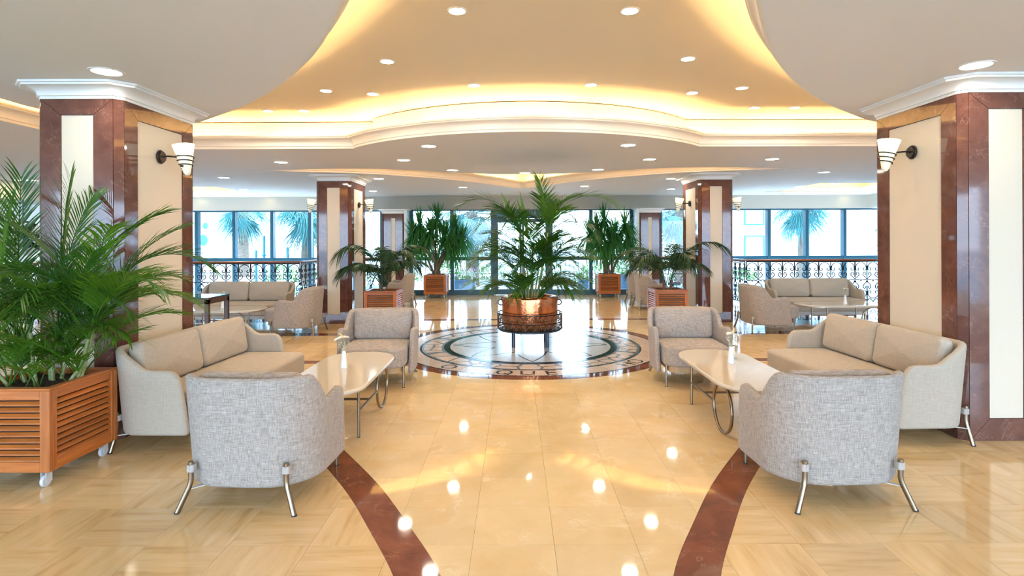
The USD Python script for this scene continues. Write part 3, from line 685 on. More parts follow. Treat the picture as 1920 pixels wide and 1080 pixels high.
dup(ch, (3.18, 13.5, 0), -92, "pale armchair behind the right kentia palm, the farther of the two there")
dup(ch, (3.15, 12.45, 0), -88, "pale armchair behind the right kentia planter, the nearer of the two there")
so = seating("sofa", "two-seat linen sofa at the front left, against the left front pillar", 0.80, fabric_s, 2); pose(so, -2.54, 4.87, -92)
dup(so, (2.99, 4.95, 0), 92, "two-seat linen sofa at the front right, against the right front pillar")
dup(so, (-4.98, 10.15, 0), 180, "two-seat linen sofa far left before the iron railing")
dup(so, (5.68, 10.45, 0), 180, "two-seat linen sofa far right before the iron railing")

# ================================================================ COFFEE TABLES
def coffee_table(label):
    t = thing("coffee_table", label, "coffee table")
    P = rrect(-0.745, 0.745, -0.325, 0.325, 0.27, 14)
    P = P + np.column_stack([0.03 * np.sign(P[:, 0]) * (1 - (P[:, 1] / 0.325) ** 2), 0 * P[:, 0]]) * (np.abs(P[:, 0]) > 0.4)[:, None]
    obj("tabletop", slab(P, 0.418, 0.442, 0.006), table_top_m, t, smooth=30, label="glossy cream stone tabletop")
    obj("under_frame", prism(Polygon(P * 0.965), 0.404, 0.419), table_edge_m, t)
    for x, y in ((-0.39, -0.24), (-0.39, 0.24), (0.39, 0.24)):
        lg = obj("leg", MB().tube([(x, y, 0), (x, y, 0.406)], 0.0115, 10), brass, t, smooth=40); obj("foot", MB().tube([(x, y, 0), (x, y, 0.006)], 0.0125, 10), rubber, lg)
    obj("ring_leg", torus((0.39, -0.24, 0.207), 0.195, 0.0125, "y", 48, 8), brass, t, smooth=60, label="brass ring leg")
    for y in (-0.24, 0.24): obj("stretcher", MB().tube([(-0.39, y, 0.205), (0.195 if y < 0 else 0.39, y, 0.205)], 0.010, 8), brass, t, smooth=40)
    obj("stretcher", MB().tube([(-0.05, -0.24, 0.205), (-0.05, 0.24, 0.205)], 0.010, 8), brass, t, smooth=40)
    return t
ct = coffee_table("oval cream-topped coffee table between the left front sofa and armchairs"); pose(ct, -1.475, 4.76, 90)
dup(ct, (1.895, 4.82, 0), -90, "oval cream-topped coffee table between the right front sofa and armchairs")
dup(ct, (-4.90, 9.15, 0), 0, "oval coffee table before the far left sofa")
dup(ct, (5.60, 9.50, 0), 0, "oval coffee table before the far right sofa")
# dark side table
sd = thing("side_table", "dark wood side table with glass top left of the left back seating group", "side table", (-4.95, 8.3, 0))
for x in (-0.52, 0.47):
    for y in (-0.3, 0.24): obj("leg", bx(x, x + 0.055, y, y + 0.055, 0, 0.70), dark_wood, sd)
obj("apron", MB().box(-0.52, 0.525, -0.3, -0.27, 0.64, 0.72).box(-0.52, 0.525, 0.265, 0.295, 0.64, 0.72).box(-0.52, -0.49, -0.27, 0.265, 0.64, 0.72).box(0.495, 0.525, -0.27, 0.265, 0.64, 0.72), dark_wood, sd)
obj("glass_top", bbox_round(-0.53, 0.535, -0.31, 0.305, 0.72, 0.735, 0.003), dark_glass, sd)

# vases and flowers
def vase(label, loc):
    t = thing("bud_vase", label, "vase", loc)
    obj("vase_body", lathe([(0.0005, 0.0), (0.030, 0.0), (0.0315, 0.004), (0.017, 0.135), (0.0145, 0.148), (0.0125, 0.148), (0.013, 0.10), (0.0005, 0.09)], 28), ceramic, t, smooth=40)
    return t
def anthurium(label, loc, rz, h=0.13, mirror=1):
    t = thing("flower", label, "flower", loc, rz)
    pts = spline([(0, 0, -0.045), (0.004, 0, 0.05), (0.02, 0.0, h)], 10); obj("stem", MB().tube(pts, 0.0028, 6), flower_stem, t, smooth=40)
    rows = []
    for u in np.linspace(-1, 1, 9):
        row = []
        for q in np.linspace(0, 1, 12):
            wd = 0.036 * math.sin(PI * q ** 0.75) ** 0.8 + 0.0005; x = -0.045 + 0.125 * q; cup = 0.012 * u * u + 0.010 * math.sin(PI * q)
            row.append((x, u * wd, h + 0.002 + cup - 0.016 * q * q))
        rows.append(row)
    R = np.array(rows); n, m = R.shape[:2]; i, j = np.meshgrid(np.arange(n - 1), np.arange(m - 1), indexing="ij")
    q = np.stack([i * m + j, (i + 1) * m + j, (i + 1) * m + j + 1, i * m + j + 1], -1).reshape(-1, 4)
    top = R.reshape(-1, 3); bot = top - [0, 0, 0.0025]
    obj("petal", (np.vstack([top, bot]), np.vstack([q, q[:, ::-1] + len(top)])), petal_m, t, smooth=60)
    obj("spadix", MB().tube([(0.0, 0, h + 0.005), (0.018, 0, h + 0.03), (0.045, 0.0, h + 0.052)], [0.006, 0.006, 0.003], 8), spadix_m, t, smooth=60)
    rg = random.Random(3); fl = MB()
    for k in range(12):
        a = rg.uniform(0, 2 * PI); e = rg.uniform(0.03, 0.075); z = rg.uniform(0.02, 0.09); p = (e * math.cos(a) * 0.7, e * math.sin(a) * 0.7, z)
        fl.tube([(0, 0, -0.02), (p[0] * 0.4, p[1] * 0.4, z * 0.6), p], 0.0009, 4)
        s = trimesh.creation.icosphere(1, 0.0045); fl.add(np.array(s.vertices) + p, np.array(s.faces))
    obj("filler_sprig", fl, pbr("sprig", (0.62, 0.64, 0.48), 0.7) if "/World/Looks/sprig" not in [str(x.GetPath()) for x in stage.GetPrimAtPath("/World/Looks").GetChildren()] else UsdShade.Material.Get(stage, "/World/Looks/sprig"), t)
    return t
v1 = vase("white tapered bud vase on the left front coffee table", (-1.494, 4.84, 0.442))
dup(v1, (1.93, 4.96, 0.442), 0, "white tapered bud vase on the right front coffee table")
dup(v1, (-4.85, 9.2, 0.442), 0, "small white bud vase on the far left coffee table")
dup(v1, (5.61, 9.42, 0.442), 0, "small white bud vase on the far right coffee table")
f1 = anthurium("white anthurium in the vase on the left front table", (-1.494, 4.84, 0.59), 200, 0.105)
dup(f1, (1.93, 4.96, 0.59), 15, "white anthurium in the vase on the right front table")
dup(f1, (-4.85, 9.2, 0.59), 150, "white flower in the vase on the far left table")
dup(f1, (5.61, 9.42, 0.59), 20, "white flower in the vase on the far right table")
gl = thing("glass_tumbler", "clear glass tumbler behind the vase on the right front table", "glass", (2.03, 5.15, 0.442))
obj("glass_body", lathe([(0.0005, 0.0), (0.03, 0.0), (0.034, 0.12), (0.0315, 0.12), (0.0275, 0.01), (0.0005, 0.008)], 28), clear_glass, gl, smooth=40)

# ================================================================ PLANTERS
def planter(label, hw=0.30, hd=0.30, z0=0.10, z1=0.62, nsl=10):
    t = thing("wooden_planter", label, "planter")
    pw, rh = 0.062, 0.065
    for f, rot in enumerate((0, 90, 180, 270)):
        h = hw if f % 2 == 0 else hd; dp = hd if f % 2 == 0 else hw
        R = Rz(rot)
        for s in (-1, 1):
            hh_ = h - 0.0305 if f % 2 else h
            a, b = (-hh_, -h + pw) if s < 0 else (h - pw, hh_)
            obj("post", xform(bbox_round(a, b, -dp, -dp + 0.03, z0, z1 - 0.006, 0.003), R), wood_v, t)
        obj("top_rail", xform(bbox_round(-h + pw, h - pw, -dp + 0.002, -dp + 0.028, z1 - rh, z1 - 0.006, 0.003), R), wood_h, t)
        obj("bottom_rail", xform(bbox_round(-h + pw, h - pw, -dp + 0.002, -dp + 0.028, z0, z0 + rh, 0.003), R), wood_h, t)
        zz = np.linspace(z0 + rh, z1 - rh, nsl + 1); hh = zz[1] - zz[0]
        for k in range(nsl):
            zc = (zz[k] + zz[k + 1]) / 2
            P = Polygon([(-dp + 0.004, zc - hh * 0.44), (-dp + 0.014, zc - hh * 0.46), (-dp + 0.036, zc + hh * 0.12), (-dp + 0.026, zc + hh * 0.17), (-dp + 0.008, zc - hh * 0.22)])
            m = prism(P, -h + pw, h - pw).get(); v = m[0][:, [2, 0, 1]]
            obj("slat", xform((v, m[1]), R), wood_h, t)
        obj("cap", xform(bbox_round(-(h - 0.0505 if f % 2 else h), h - 0.0505 if f % 2 else h, -dp, -dp + 0.05, z1 - 0.006, z1 + 0.008, 0.003), R), wood_h, t)
    obj("liner", MB().box(-hw + 0.045, hw - 0.045, -hd + 0.045, hd - 0.045, z0 + 0.01, z1 - 0.07), dark_wood, t)
    n = 26; g = np.linspace(-hw + 0.05, hw - 0.05, n); X, Y = np.meshgrid(g, g * hd / hw, indexing="ij")
    Z = z1 - 0.045 + 0.03 * meshkit.fbm(np.stack([X * 30, Y * 30, 0 * X], -1)) 
    i, j = np.meshgrid(np.arange(n - 1), np.arange(n - 1), indexing="ij")
    q = np.stack([i * n + j, (i + 1) * n + j, (i + 1) * n + j + 1, i * n + j + 1], -1).reshape(-1, 4)
    obj("soil", (np.stack([X, Y, Z], -1).reshape(-1, 3), q), soil_m, t)
    for sx in (-1, 1):
        for sy in (-1, 1):
            x, y = sx * (hw - 0.055), sy * (hd - 0.055)
            cs = obj("caster", MB().box(x - 0.03, x + 0.03, y - 0.03, y + 0.03, z0 - 0.008, z0).box(x - 0.018, x - 0.014, y - 0.035, y + 0.012, 0.028, z0 - 0.006).box(x + 0.014, x + 0.018, y - 0.035, y + 0.012, 0.028, z0 - 0.006), rail_m, t)
            wv, wf = lathe([(0.0005, -0.011), (0.034, -0.011), (0.037, -0.007), (0.037, 0.007), (0.034, 0.011), (0.0005, 0.011)], 24)
            obj("wheel", (wv @ Ry(90).T + np.array([x, y - 0.018, 0.037]), wf), wheel_m, cs, smooth=30)
    return t
pl = planter("large cedar slatted planter on casters at the left front, holding the big palm"); pose(pl, -3.225, 3.78, 0)
dup(pl, (-2.455, 10.40, 0), 0, "cedar slatted planter behind the left facing armchair, holding a kentia palm")
dup(pl, (2.865, 10.43, 0), 0, "cedar slatted planter behind the right facing armchair, holding a kentia palm")
dup(pl, (-2.14, 15.12, 0), 0, "cedar slatted planter before the windows left of the door")
dup(pl, (2.53, 15.12, 0), 0, "cedar slatted planter before the windows right of the door")

# ================================================================ PALMS
def frond_path(base, az, el0, el1, L, n=16, pw=1.3):
    p = np.array(base, float); out = [p.copy()]; dirs = []
    for k in range(n):
        t = (k + 0.5) / n; el = rad(el0 + (el1 - el0) * t ** pw)
        d = np.array([math.cos(el) * math.cos(rad(az)), math.cos(el) * math.sin(rad(az)), math.sin(el)]); dirs.append(d)
        p = p + d * L / n; out.append(p.copy())
    return np.array(out), np.array(dirs + [dirs[-1]])
def frond(rg, base, az, el0, el1, L, nl=34, ll=0.30, lw=0.016, t0=0.28, droop=0.25, ahead=45, vee=25, r=0.006, pw=1.3):
    P, D = frond_path(base, az, el0, el1, L, 16, pw); mb = MB()
    mb.tube(P, np.linspace(r, r * 0.3, len(P)), 5)
    n = len(P) - 1
    side0 = np.array([-math.sin(rad(az)), math.cos(rad(az)), 0])
    for k in range(nl):
        t = t0 + (1 - t0) * (k + 0.5) / nl; x = t * n; i = min(int(x), n - 1); fr = x - i
        b = P[i] * (1 - fr) + P[i + 1] * fr; d = D[i]; up = np.cross(d, side0); up /= np.linalg.norm(up) + 1e-9
        if up[2] < 0: up = -up
        q = (t - t0) / (1 - t0); ln = ll * (0.45 + 0.55 * math.sin(PI * min(1, 0.18 + 0.75 * q))) * rg.uniform(0.9, 1.08)
        for s in (-1, 1):
            ah = rad(ahead * (1 - 0.45 * q) + rg.uniform(-5, 5)); v = rad(vee + rg.uniform(-7, 7))
            dv = d * math.cos(ah) + (side0 * s * math.cos(v) + up * math.sin(v)) * math.sin(ah)
            wdir = np.cross(dv, up); wdir /= np.linalg.norm(wdir) + 1e-9
            wdir = wdir * 0.8 + up * 0.35 * s; m = 5; pts = []; g = rg.uniform(0.6, 1.4) * droop
            wprof = (0.45, 1.0, 0.85, 0.5, 0.04)
            for j in range(m):
                u = j / (m - 1); c = b + dv * ln * u - np.array([0, 0, 1]) * ln * g * u * u
                pts += [c - wdir * lw * wprof[j] / 2, c + wdir * lw * wprof[j] / 2]
            mb.add(pts, [(2 * j, 2 * j + 1, 2 * j + 3, 2 * j + 2) for j in range(m - 1)])
    return mb
def cane(p0, p1, r, bend=0.03):
    p0, p1 = np.array(p0, float), np.array(p1, float); m = (p0 + p1) / 2 + np.array([bend, 0, 0])
    return MB().tube(spline([p0, m, p1], 10), np.linspace(r, r * 0.7, 10), 7)

# the big areca palm at the left front
rg = random.Random(11)
pa = thing("areca_palm", "big leafy areca palm in the left front planter", "palm", (-3.21, 3.81, 0.58))
stems = []
for k in range(13):
    a = rg.uniform(0, 2 * PI); q = rg.uniform(0.03, 0.21); b = (q * math.cos(a), q * math.sin(a), -0.02); h = rg.uniform(0.10, 0.42)
    tp = (b[0] * 1.5, b[1] * 1.5, h); stems.append(tp); obj("cane", cane(b, tp, 0.014, rg.uniform(-.02, .02)), cane_m, pa, smooth=60)
big = [(60, 90, 80, 1.12, 2), (15, 88, 82, 1.18, 5), (-40, 86, 66, 1.30, 1), (0, 80, -38, 1.18, 3), (-8, 72, -45, 1.22, 1), (-20, 62, -30, 1.05, 4), (10, 78, 20, 1.2, 5), (20, 84, 35, 1.25, 6), (165, 80, -10, 1.25, 7), (175, 72, -40, 1.2, 8),
       (200, 76, 10, 1.25, 9), (150, 82, 25, 1.25, 0), (-60, 70, -30, 0.95, 2), (-100, 72, -20, 0.95, 3), (-135, 70, -25, 1.0, 4), (100, 85, 45, 1.2, 5), (-30, 52, -25, 0.85, 6), (-75, 55, -35, 0.8, 7)]
for az, e0, e1, L, s in big: obj("frond", frond(rg, stems[s], az + rg.uniform(-6, 6), e0, e1, L * 0.98, 33, 0.33, 0.0125, 0.24, 0.20, 42), areca_m if s % 2 else areca_bright, pa)
for k in range(40):
    L = rg.uniform(0.55, 1.08)
    obj("frond", frond(rg, rg.choice(stems), rg.uniform(0, 360), rg.uniform(48, 84), rg.uniform(-45, 25), L, 25, 0.29, 0.0115, 0.25, 0.28, 42), areca_m if k % 2 else areca_bright, pa)
for k in range(22):
    a = rg.uniform(0, 2 * PI); b = (0.2 * math.cos(a), 0.2 * math.sin(a), 0.0)
    obj("frond", frond(rg, b, rg.uniform(0, 360), rg.uniform(55, 80), rg.uniform(-20, 30), rg.uniform(0.3, 0.55), 16, 0.22, 0.010, 0.35, 0.3, r=0.004), areca_bright, pa)

# the central palm in the copper pot
rg = random.Random(4)
pc = thing("areca_palm", "tall areca palm in the copper pot at the centre of the lobby", "palm", (0.22, 8.25, 0.66))
tops = [(-0.14, 0.0, 0.98), (0.27, 0.0, 1.0), (0.05, 0.1, 0.80), (-0.05, -0.1, 0.55), (0.15, 0.05, 0.62), (0.3, 0.1, 0.5), (-0.25, 0.1, 0.45), (0.05, -0.05, 0.35)]
for k, tp in enumerate(tops): obj("cane", cane((tp[0] * 0.35, tp[1] * 0.35, -0.03), tp, 0.020 if k < 3 else 0.013, 0.01), cane_m, pc, smooth=60)
spec = [(0, 178, 74, -70, 1.42), (0, 200, 55, -60, 0.8), (1, 125, 88, 60, 0.85), (1, 2, 72, -58, 1.40), (1, -20, 42, -70, 0.85), (1, 60, 75, 10, 0.7), (1, -70, 68, -30, 0.7), (1, 175, 65, -40, 0.75),
        (2, 185, 50, -55, 0.75), (2, 10, 55, -50, 0.7), (2, 250, 60, -45, 0.6), (4, -15, 50, -50, 0.75), (3, 190, 55, -40, 0.75), (3, 215, 62, -20, 0.7), (5, 0, 52, -55, 0.8), (5, -40, 60, -30, 0.65),
        (1, 45, 62, -40, 0.8), (1, 150, 58, -50, 0.85), (0, 230, 70, -30, 0.8), (2, 0, 70, -30, 0.8), (3, 170, 72, -10, 0.8), (5, 20, 68, -20, 0.8), (6, 150, 70, -30, 0.75), (7, 0, 60, -50, 0.8), (7, 180, 60, -50, 0.8), (2, 160, 60, -60, 0.8), (2, 80, 70, -20, 0.7), (0, 10, 62, -50, 0.6), (0, 150, 75, -30, 0.65), (0, 260, 65, -40, 0.6), (1, 100, 80, 20, 0.75), (1, 20, 78, 0, 0.85), (3, 0, 65, -30, 0.6), (3, 150, 60, -50, 0.7), (4, 60, 70, -10, 0.6), (4, -60, 60, -30, 0.6), (6, 150, 62, -30, 0.7), (6, 180, 55, -60, 0.75), (6, 210, 50, -40, 0.6), (7, 270, 60, -40, 0.6), (7, 300, 58, -35, 0.65), (7, 235, 55, -45, 0.65), (4, 30, 62, 0, 0.6)]
for s, az, e0, e1, L in spec: obj("frond", frond(rg, tops[s], az + rg.uniform(-6, 6), e0, e1, L, 30, 0.34, 0.015, 0.14, 0.14, 56, 22), areca_bright if (s + int(az)) % 3 == 0 else areca_m, pc)
for k in range(34):
    a = rg.uniform(0, 360); obj("frond", frond(rg, (0.16 * math.cos(rad(a)), 0.16 * math.sin(rad(a)), 0.02), a + rg.uniform(-20, 20), rg.uniform(45, 75), rg.uniform(-75, -25), rg.uniform(0.55, 0.95), 28, 0.28, 0.014, 0.25, 0.2, 55), areca_bright if k % 2 else areca_m, pc)
for k in range(20):
    b = rg.choice(tops[2:7]); az = rg.uniform(0, 360)
    obj("frond", frond(rg, (b[0] * 0.8, b[1] * 0.8, b[2] * rg.uniform(0.5, 1.0)), az, rg.uniform(50, 78), rg.uniform(-60, 0), rg.uniform(0.5, 0.78), 24, 0.27, 0.014, 0.2, 0.2, 54), areca_bright if k % 2 else areca_m, pc)
def spear(b, tip, w):
    b, tip = np.array(b, float), np.array(tip, float); pts = []; d = tip - b; sd_ = np.cross(d, [0, 1, 0]); sd_ /= np.linalg.norm(sd_); pr = (0.2, 0.75, 1.0, 0.8, 0.45, 0.03)
    for j, q in enumerate(pr):
        c = b + d * j / 5; pts += [c - sd_ * w * q, c + np.array([0, 0.012 * q, 0]), c + sd_ * w * q]
    f = []
    for j in range(5): f += [(3 * j, 3 * j + 1, 3 * j + 4, 3 * j + 3), (3 * j + 1, 3 * j + 2, 3 * j + 5, 3 * j + 4)]
    return MB().add(pts, f)
obj("young_leaf", spear((-0.12, 0, 1.0), (-0.42, 0.02, 1.60), 0.038), shoot_m, pc, label="unopened pale green leaf"); obj("young_leaf", spear((-0.02, 0, 0.95), (-0.14, 0.03, 1.62), 0.034), shoot_m, pc)
obj("young_leaf", spear((-0.03, 0.02, 1.0), (-0.19, 0.0, 1.52), 0.022), shoot_m, pc)

# kentia palms
def kentia(label, loc, seed):
    rg = random.Random(seed); t = thing("kentia_palm", label, "palm", loc)
    for k in range(4):
        a = rg.uniform(0, 360); obj("stem", cane((0.06 * math.cos(rad(a)), 0.06 * math.sin(rad(a)), -0.03), (0.09 * math.cos(rad(a)), 0.09 * math.sin(rad(a)), 0.22), 0.02, 0.0), bark_m, t, smooth=60)
    for k in range(19):
        az = k * 360 / 19 + rg.uniform(-14, 14); tall = k % 3 == 0
        obj("frond", frond(rg, (0.05 * math.cos(rad(az)), 0.05 * math.sin(rad(az)), 0.12), az, rg.uniform(72, 86) if tall else rg.uniform(55, 72), rg.uniform(-75, -40) if tall else rg.uniform(-60, -15), rg.uniform(1.15, 1.5) if tall else rg.uniform(0.8, 1.05), 24, 0.38, 0.026, 0.34, 0.55, 50, 5, pw=1.8), kentia_m, t)
    return t
kentia("dark green kentia palm in the planter left of the copper pot", (-2.455, 10.40, 0.58), 21)
kentia("dark green kentia palm in the planter right of the copper pot", (2.865, 10.43, 0.58), 34)
# yuccas
def yucca(label, loc, heads, seed):
    rg = random.Random(seed); t = thing("yucca_plant", label, "plant", loc)
    for k, h in enumerate(heads):
        b = (0.10 * math.cos(k * 2.1), 0.08 * math.sin(k * 2.1), -0.03)
        obj("trunk", MB().tube(spline([b, (h[0] * 0.4 + b[0] * 0.6, h[1] * 0.5, h[2] * 0.5), h], 9), np.linspace(0.035, 0.02, 9), 8), bark_m, t, smooth=60)
        mb = MB()
        for q in range(120):
            az = rg.uniform(0, 2 * PI); el = rad(rg.uniform(-55, 85)); L = rg.uniform(0.38, 0.62); d = np.array([math.cos(el) * math.cos(az), math.cos(el) * math.sin(az), math.sin(el)])
            sdv = np.array([-math.sin(az), math.cos(az), 0]); pts = []; st = np.array(h) + np.array([0, 0, rg.uniform(-0.12, 0.06)]); dr = rg.uniform(0.45, 1.05) if el < 0.8 else 0.08
            for j, ww in enumerate((0.6, 1.0, 0.9, 0.6, 0.05)):
                u = j / 4; c = st + d * L * u - np.array([0, 0, dr * L * u * u]); pts += [c - sdv * 0.021 * ww, c + sdv * 0.021 * ww]
            mb.add(pts, [(2 * j, 2 * j + 1, 2 * j + 3, 2 * j + 2) for j in range(4)])
        obj("leaf_head", mb, yucca_m, t)
    return t
yucca("bushy yucca with drooping strap leaves in the far planter left of the door", (-2.14, 15.12, 0.57), [(-0.45, 0, 1.40), (0.02, 0.05, 1.55), (0.52, 0, 1.30), (-0.38, -0.1, 0.95), (0.25, -0.1, 1.12), (0.72, 0.0, 1.05), (-0.12, -0.15, 1.22), (-0.62, 0.0, 1.12), (0.42, -0.15, 0.85)], 3)
yucca("bushy yucca with drooping strap leaves in the far planter right of the door", (2.53, 15.12, 0.57), [(-0.48, 0, 1.08), (-0.08, 0.05, 1.52), (0.48, 0, 1.40), (0.18, -0.1, 1.15), (-0.2, -0.15, 0.85), (-0.30, -0.05, 1.28), (0.55, -0.1, 1.0), (0.05, -0.15, 0.95)], 8)
rg = random.Random(9)
dr = thing("potted_dracaena", "leafy houseplant half hidden behind the right front pillar", "plant", (8.35, 12.3, 0))
obj("pot", lathe([(0.001, 0.0), (0.16, 0.0), (0.20, 0.34), (0.18, 0.34), (0.17, 0.30), (0.001, 0.30)], 24), white_m, dr, smooth=30)
obj("trunk", MB().tube([(0, 0, 0.3), (0, 0, 1.0), (0.02, 0, 1.85)], 0.025, 7), bark_m, dr, smooth=60)
for z in (1.25, 1.55, 1.85):
    mb = MB()
    for q in range(34):
        az = rg.uniform(0, 2 * PI); el = rad(rg.uniform(0, 75)); L = rg.uniform(0.35, 0.5); dv = np.array([math.cos(el) * math.cos(az), math.cos(el) * math.sin(az), math.sin(el)]); sdv = np.array([-math.sin(az), math.cos(az), 0]); pts = []
        for j, ww in enumerate((0.5, 1.0, 1.0, 0.6, 0.05)):
            u = j / 4; cc = np.array([0, 0, z]) + dv * L * u - np.array([0, 0, 0.75 * L * u * u]); pts += [cc - sdv * 0.026 * ww, cc + sdv * 0.026 * ww]
        mb.add(pts, [(2 * j, 2 * j + 1, 2 * j + 3, 2 * j + 2) for j in range(4)])
    obj("leaf_head", mb, areca_m, dr)
# small plant marker
sg = thing("plant_sign", "small black sign on a stick in the right kentia planter", "sign", (2.98, 10.22, 0.58))
obj("stick", MB().tube([(0, 0, -0.02), (0, 0, 0.13)], 0.005, 6), black_m, sg); obj("plate", bbox_round(-0.065, 0.065, -0.006, 0.006, 0.12, 0.18, 0.003), black_m, sg)

# ================================================================ COPPER POT AND STAND
cp = thing("copper_pot", "hammered copper pot in an iron stand at the centre of the medallion", "pot", (0.22, 8.25, 0.24))
obj("pot_body", lathe([(0.001, 0.0), (0.36, 0.0), (0.385, 0.02), (0.405, 0.10), (0.412, 0.30), (0.415, 0.455), (0.40, 0.475), (0.36, 0.485), (0.335, 0.48), (0.32, 0.46), (0.31, 0.40), (0.001, 0.40)], 72), copper, cp, smooth=40)
obj("soil", lathe([(0.312, 0.405), (0.2, 0.425), (0.001, 0.43)], 30), soil_m, cp, smooth=60)
for s in (-1, 1):
    hd = obj("handle", torus((s * 0.428, 0, 0.385), 0.042, 0.008, "y", 20, 6), bronze, cp, smooth=60); obj("hinge", bx(s * 0.41 - 0.012, s * 0.41 + 0.012, -0.035, 0.035, 0.41, 0.47), bronze, hd)
stn = thing("plant_stand", "round wrought iron stand with pierced band under the copper pot", "stand", (0.22, 8.25, 0))
obj("tray", lathe([(0.001, 0.205), (0.36, 0.205), (0.37, 0.215), (0.46, 0.225), (0.46, 0.238), (0.001, 0.238)], 48), steel_blue, stn, smooth=30)
for z in (0.255, 0.355, 0.475): obj("hoop", torus((0, 0, z), 0.478, 0.008, "z", 72, 6), iron, stn, smooth=60)
for k in range(4):
    a = rad(45 + 90 * k); x, y = 0.345 * math.cos(a), 0.345 * math.sin(a)
    lg = obj("leg", MB().tube([(x, y, 0.0), (x, y, 0.21)], 0.026, 12), steel_blue, stn, smooth=40)
def cyl_curve(u, z, R=0.478): return np.stack([R * np.cos(u), R * np.sin(u), z], -1)
NB = 22
for k in range(NB):
    mb = MB(); u0 = 2 * PI * k / NB; du = 2 * PI / NB
    for s in (-1, 1):
        for zc, sg_ in ((0.415, 1), (0.305, -1)):
            a = np.linspace(0, 2.6 * PI, 22); rr_ = np.linspace(0.045, 0.010, 22)
            mb.tube(cyl_curve(u0 + du / 2 + s * (0.060 + rr_ * np.cos(a) * 1.3), zc + sg_ * rr_ * np.sin(a)), 0.0032, 4, False)
    mb.tube(cyl_curve(np.full(5, u0), np.linspace(0.25, 0.478, 5)), 0.005, 4)
    for q in range(2): mb.tube(cyl_curve(np.linspace(u0, u0 + du, 6), np.linspace(0.26 if q else 0.47, 0.47 if q else 0.26, 6)), 0.0042, 4)
    obj("scroll_panel", mb, band_iron, stn)

# ================================================================ SCONCES
def sconce(label):
    t = thing("wall_sconce", label, "wall lamp")      # plate at the origin, arm along +x
    pv, pf = lathe([(0.001, 0.0), (0.058, 0.0), (0.060, 0.006), (0.052, 0.014), (0.046, 0.014), (0.046, 0.024), (0.001, 0.024)], 28)
    obj("back_plate", (pv @ Ry(90).T, pf), bronze, t, smooth=30)
    obj("arm", MB().tube(spline([(0.02, 0, 0), (0.07, 0.004, 0.006), (0.13, 0, 0.0), (0.16, 0, 0.0)], 14), 0.0075, 8), bronze, t, smooth=60)
    Rt = Ry(-8); c0 = np.array([0.215, 0, -0.01])
    sv, sf = lathe([(0.001, -0.155), (0.018, -0.15), (0.028, -0.13), (0.088, 0.115), (0.083, 0.115), (0.024, -0.12), (0.001, -0.13)], 32)
    s = UsdGeom.Xform.Define(stage, numbered(str(t.GetPath()), "shade_mount")) if False else None
    obj("shade", (sv @ Rt.T + c0, sf), shade_m, t, smooth=50, label="cone of frosted glass glowing white")
    a = np.linspace(0, 3 * 2 * PI, 60); z = np.linspace(0.02, -0.085, 60); r_ = 0.062 + (z - 0.0) * 0.245 + 0.006
    obj("coil", MB().tube(np.stack([r_ * np.cos(a + PI), r_ * np.sin(a + PI), z], 1) @ Rt.T + c0, 0.0048, 6), bronze, t, smooth=60)
    obj("leaf_finial", (np.array(trimesh.creation.icosphere(1, 1).vertices) * [0.018, 0.006, 0.010] + c0 + [0.0, -0.052, -0.075], np.array(trimesh.creation.icosphere(1, 1).faces)), bronze, t, smooth=60)
    return t
sc = sconce("glowing cone wall lamp on the left front pillar"); ops = UsdGeom.Xformable(sc).GetOrderedXformOps(); ops[0].Set(Gf.Vec3d(-3.082, 4.83, 2.285))
dup(sc, (3.422, 4.77, 2.29), 180, "glowing cone wall lamp on the right front pillar")
dup(sc, (-3.053, 10.88, 2.25), 0, "glowing cone wall lamp on the right side of the left middle pillar")
dup(sc, (-3.712, 10.7, 2.25), 180, "glowing cone wall lamp on the left side of the left middle pillar")
dup(sc, (3.438, 10.88, 2.25), 180, "glowing cone wall lamp on the left side of the right middle pillar")
dup(sc, (4.087, 10.7, 2.25), 0, "glowing cone wall lamp on the right side of the right middle pillar")

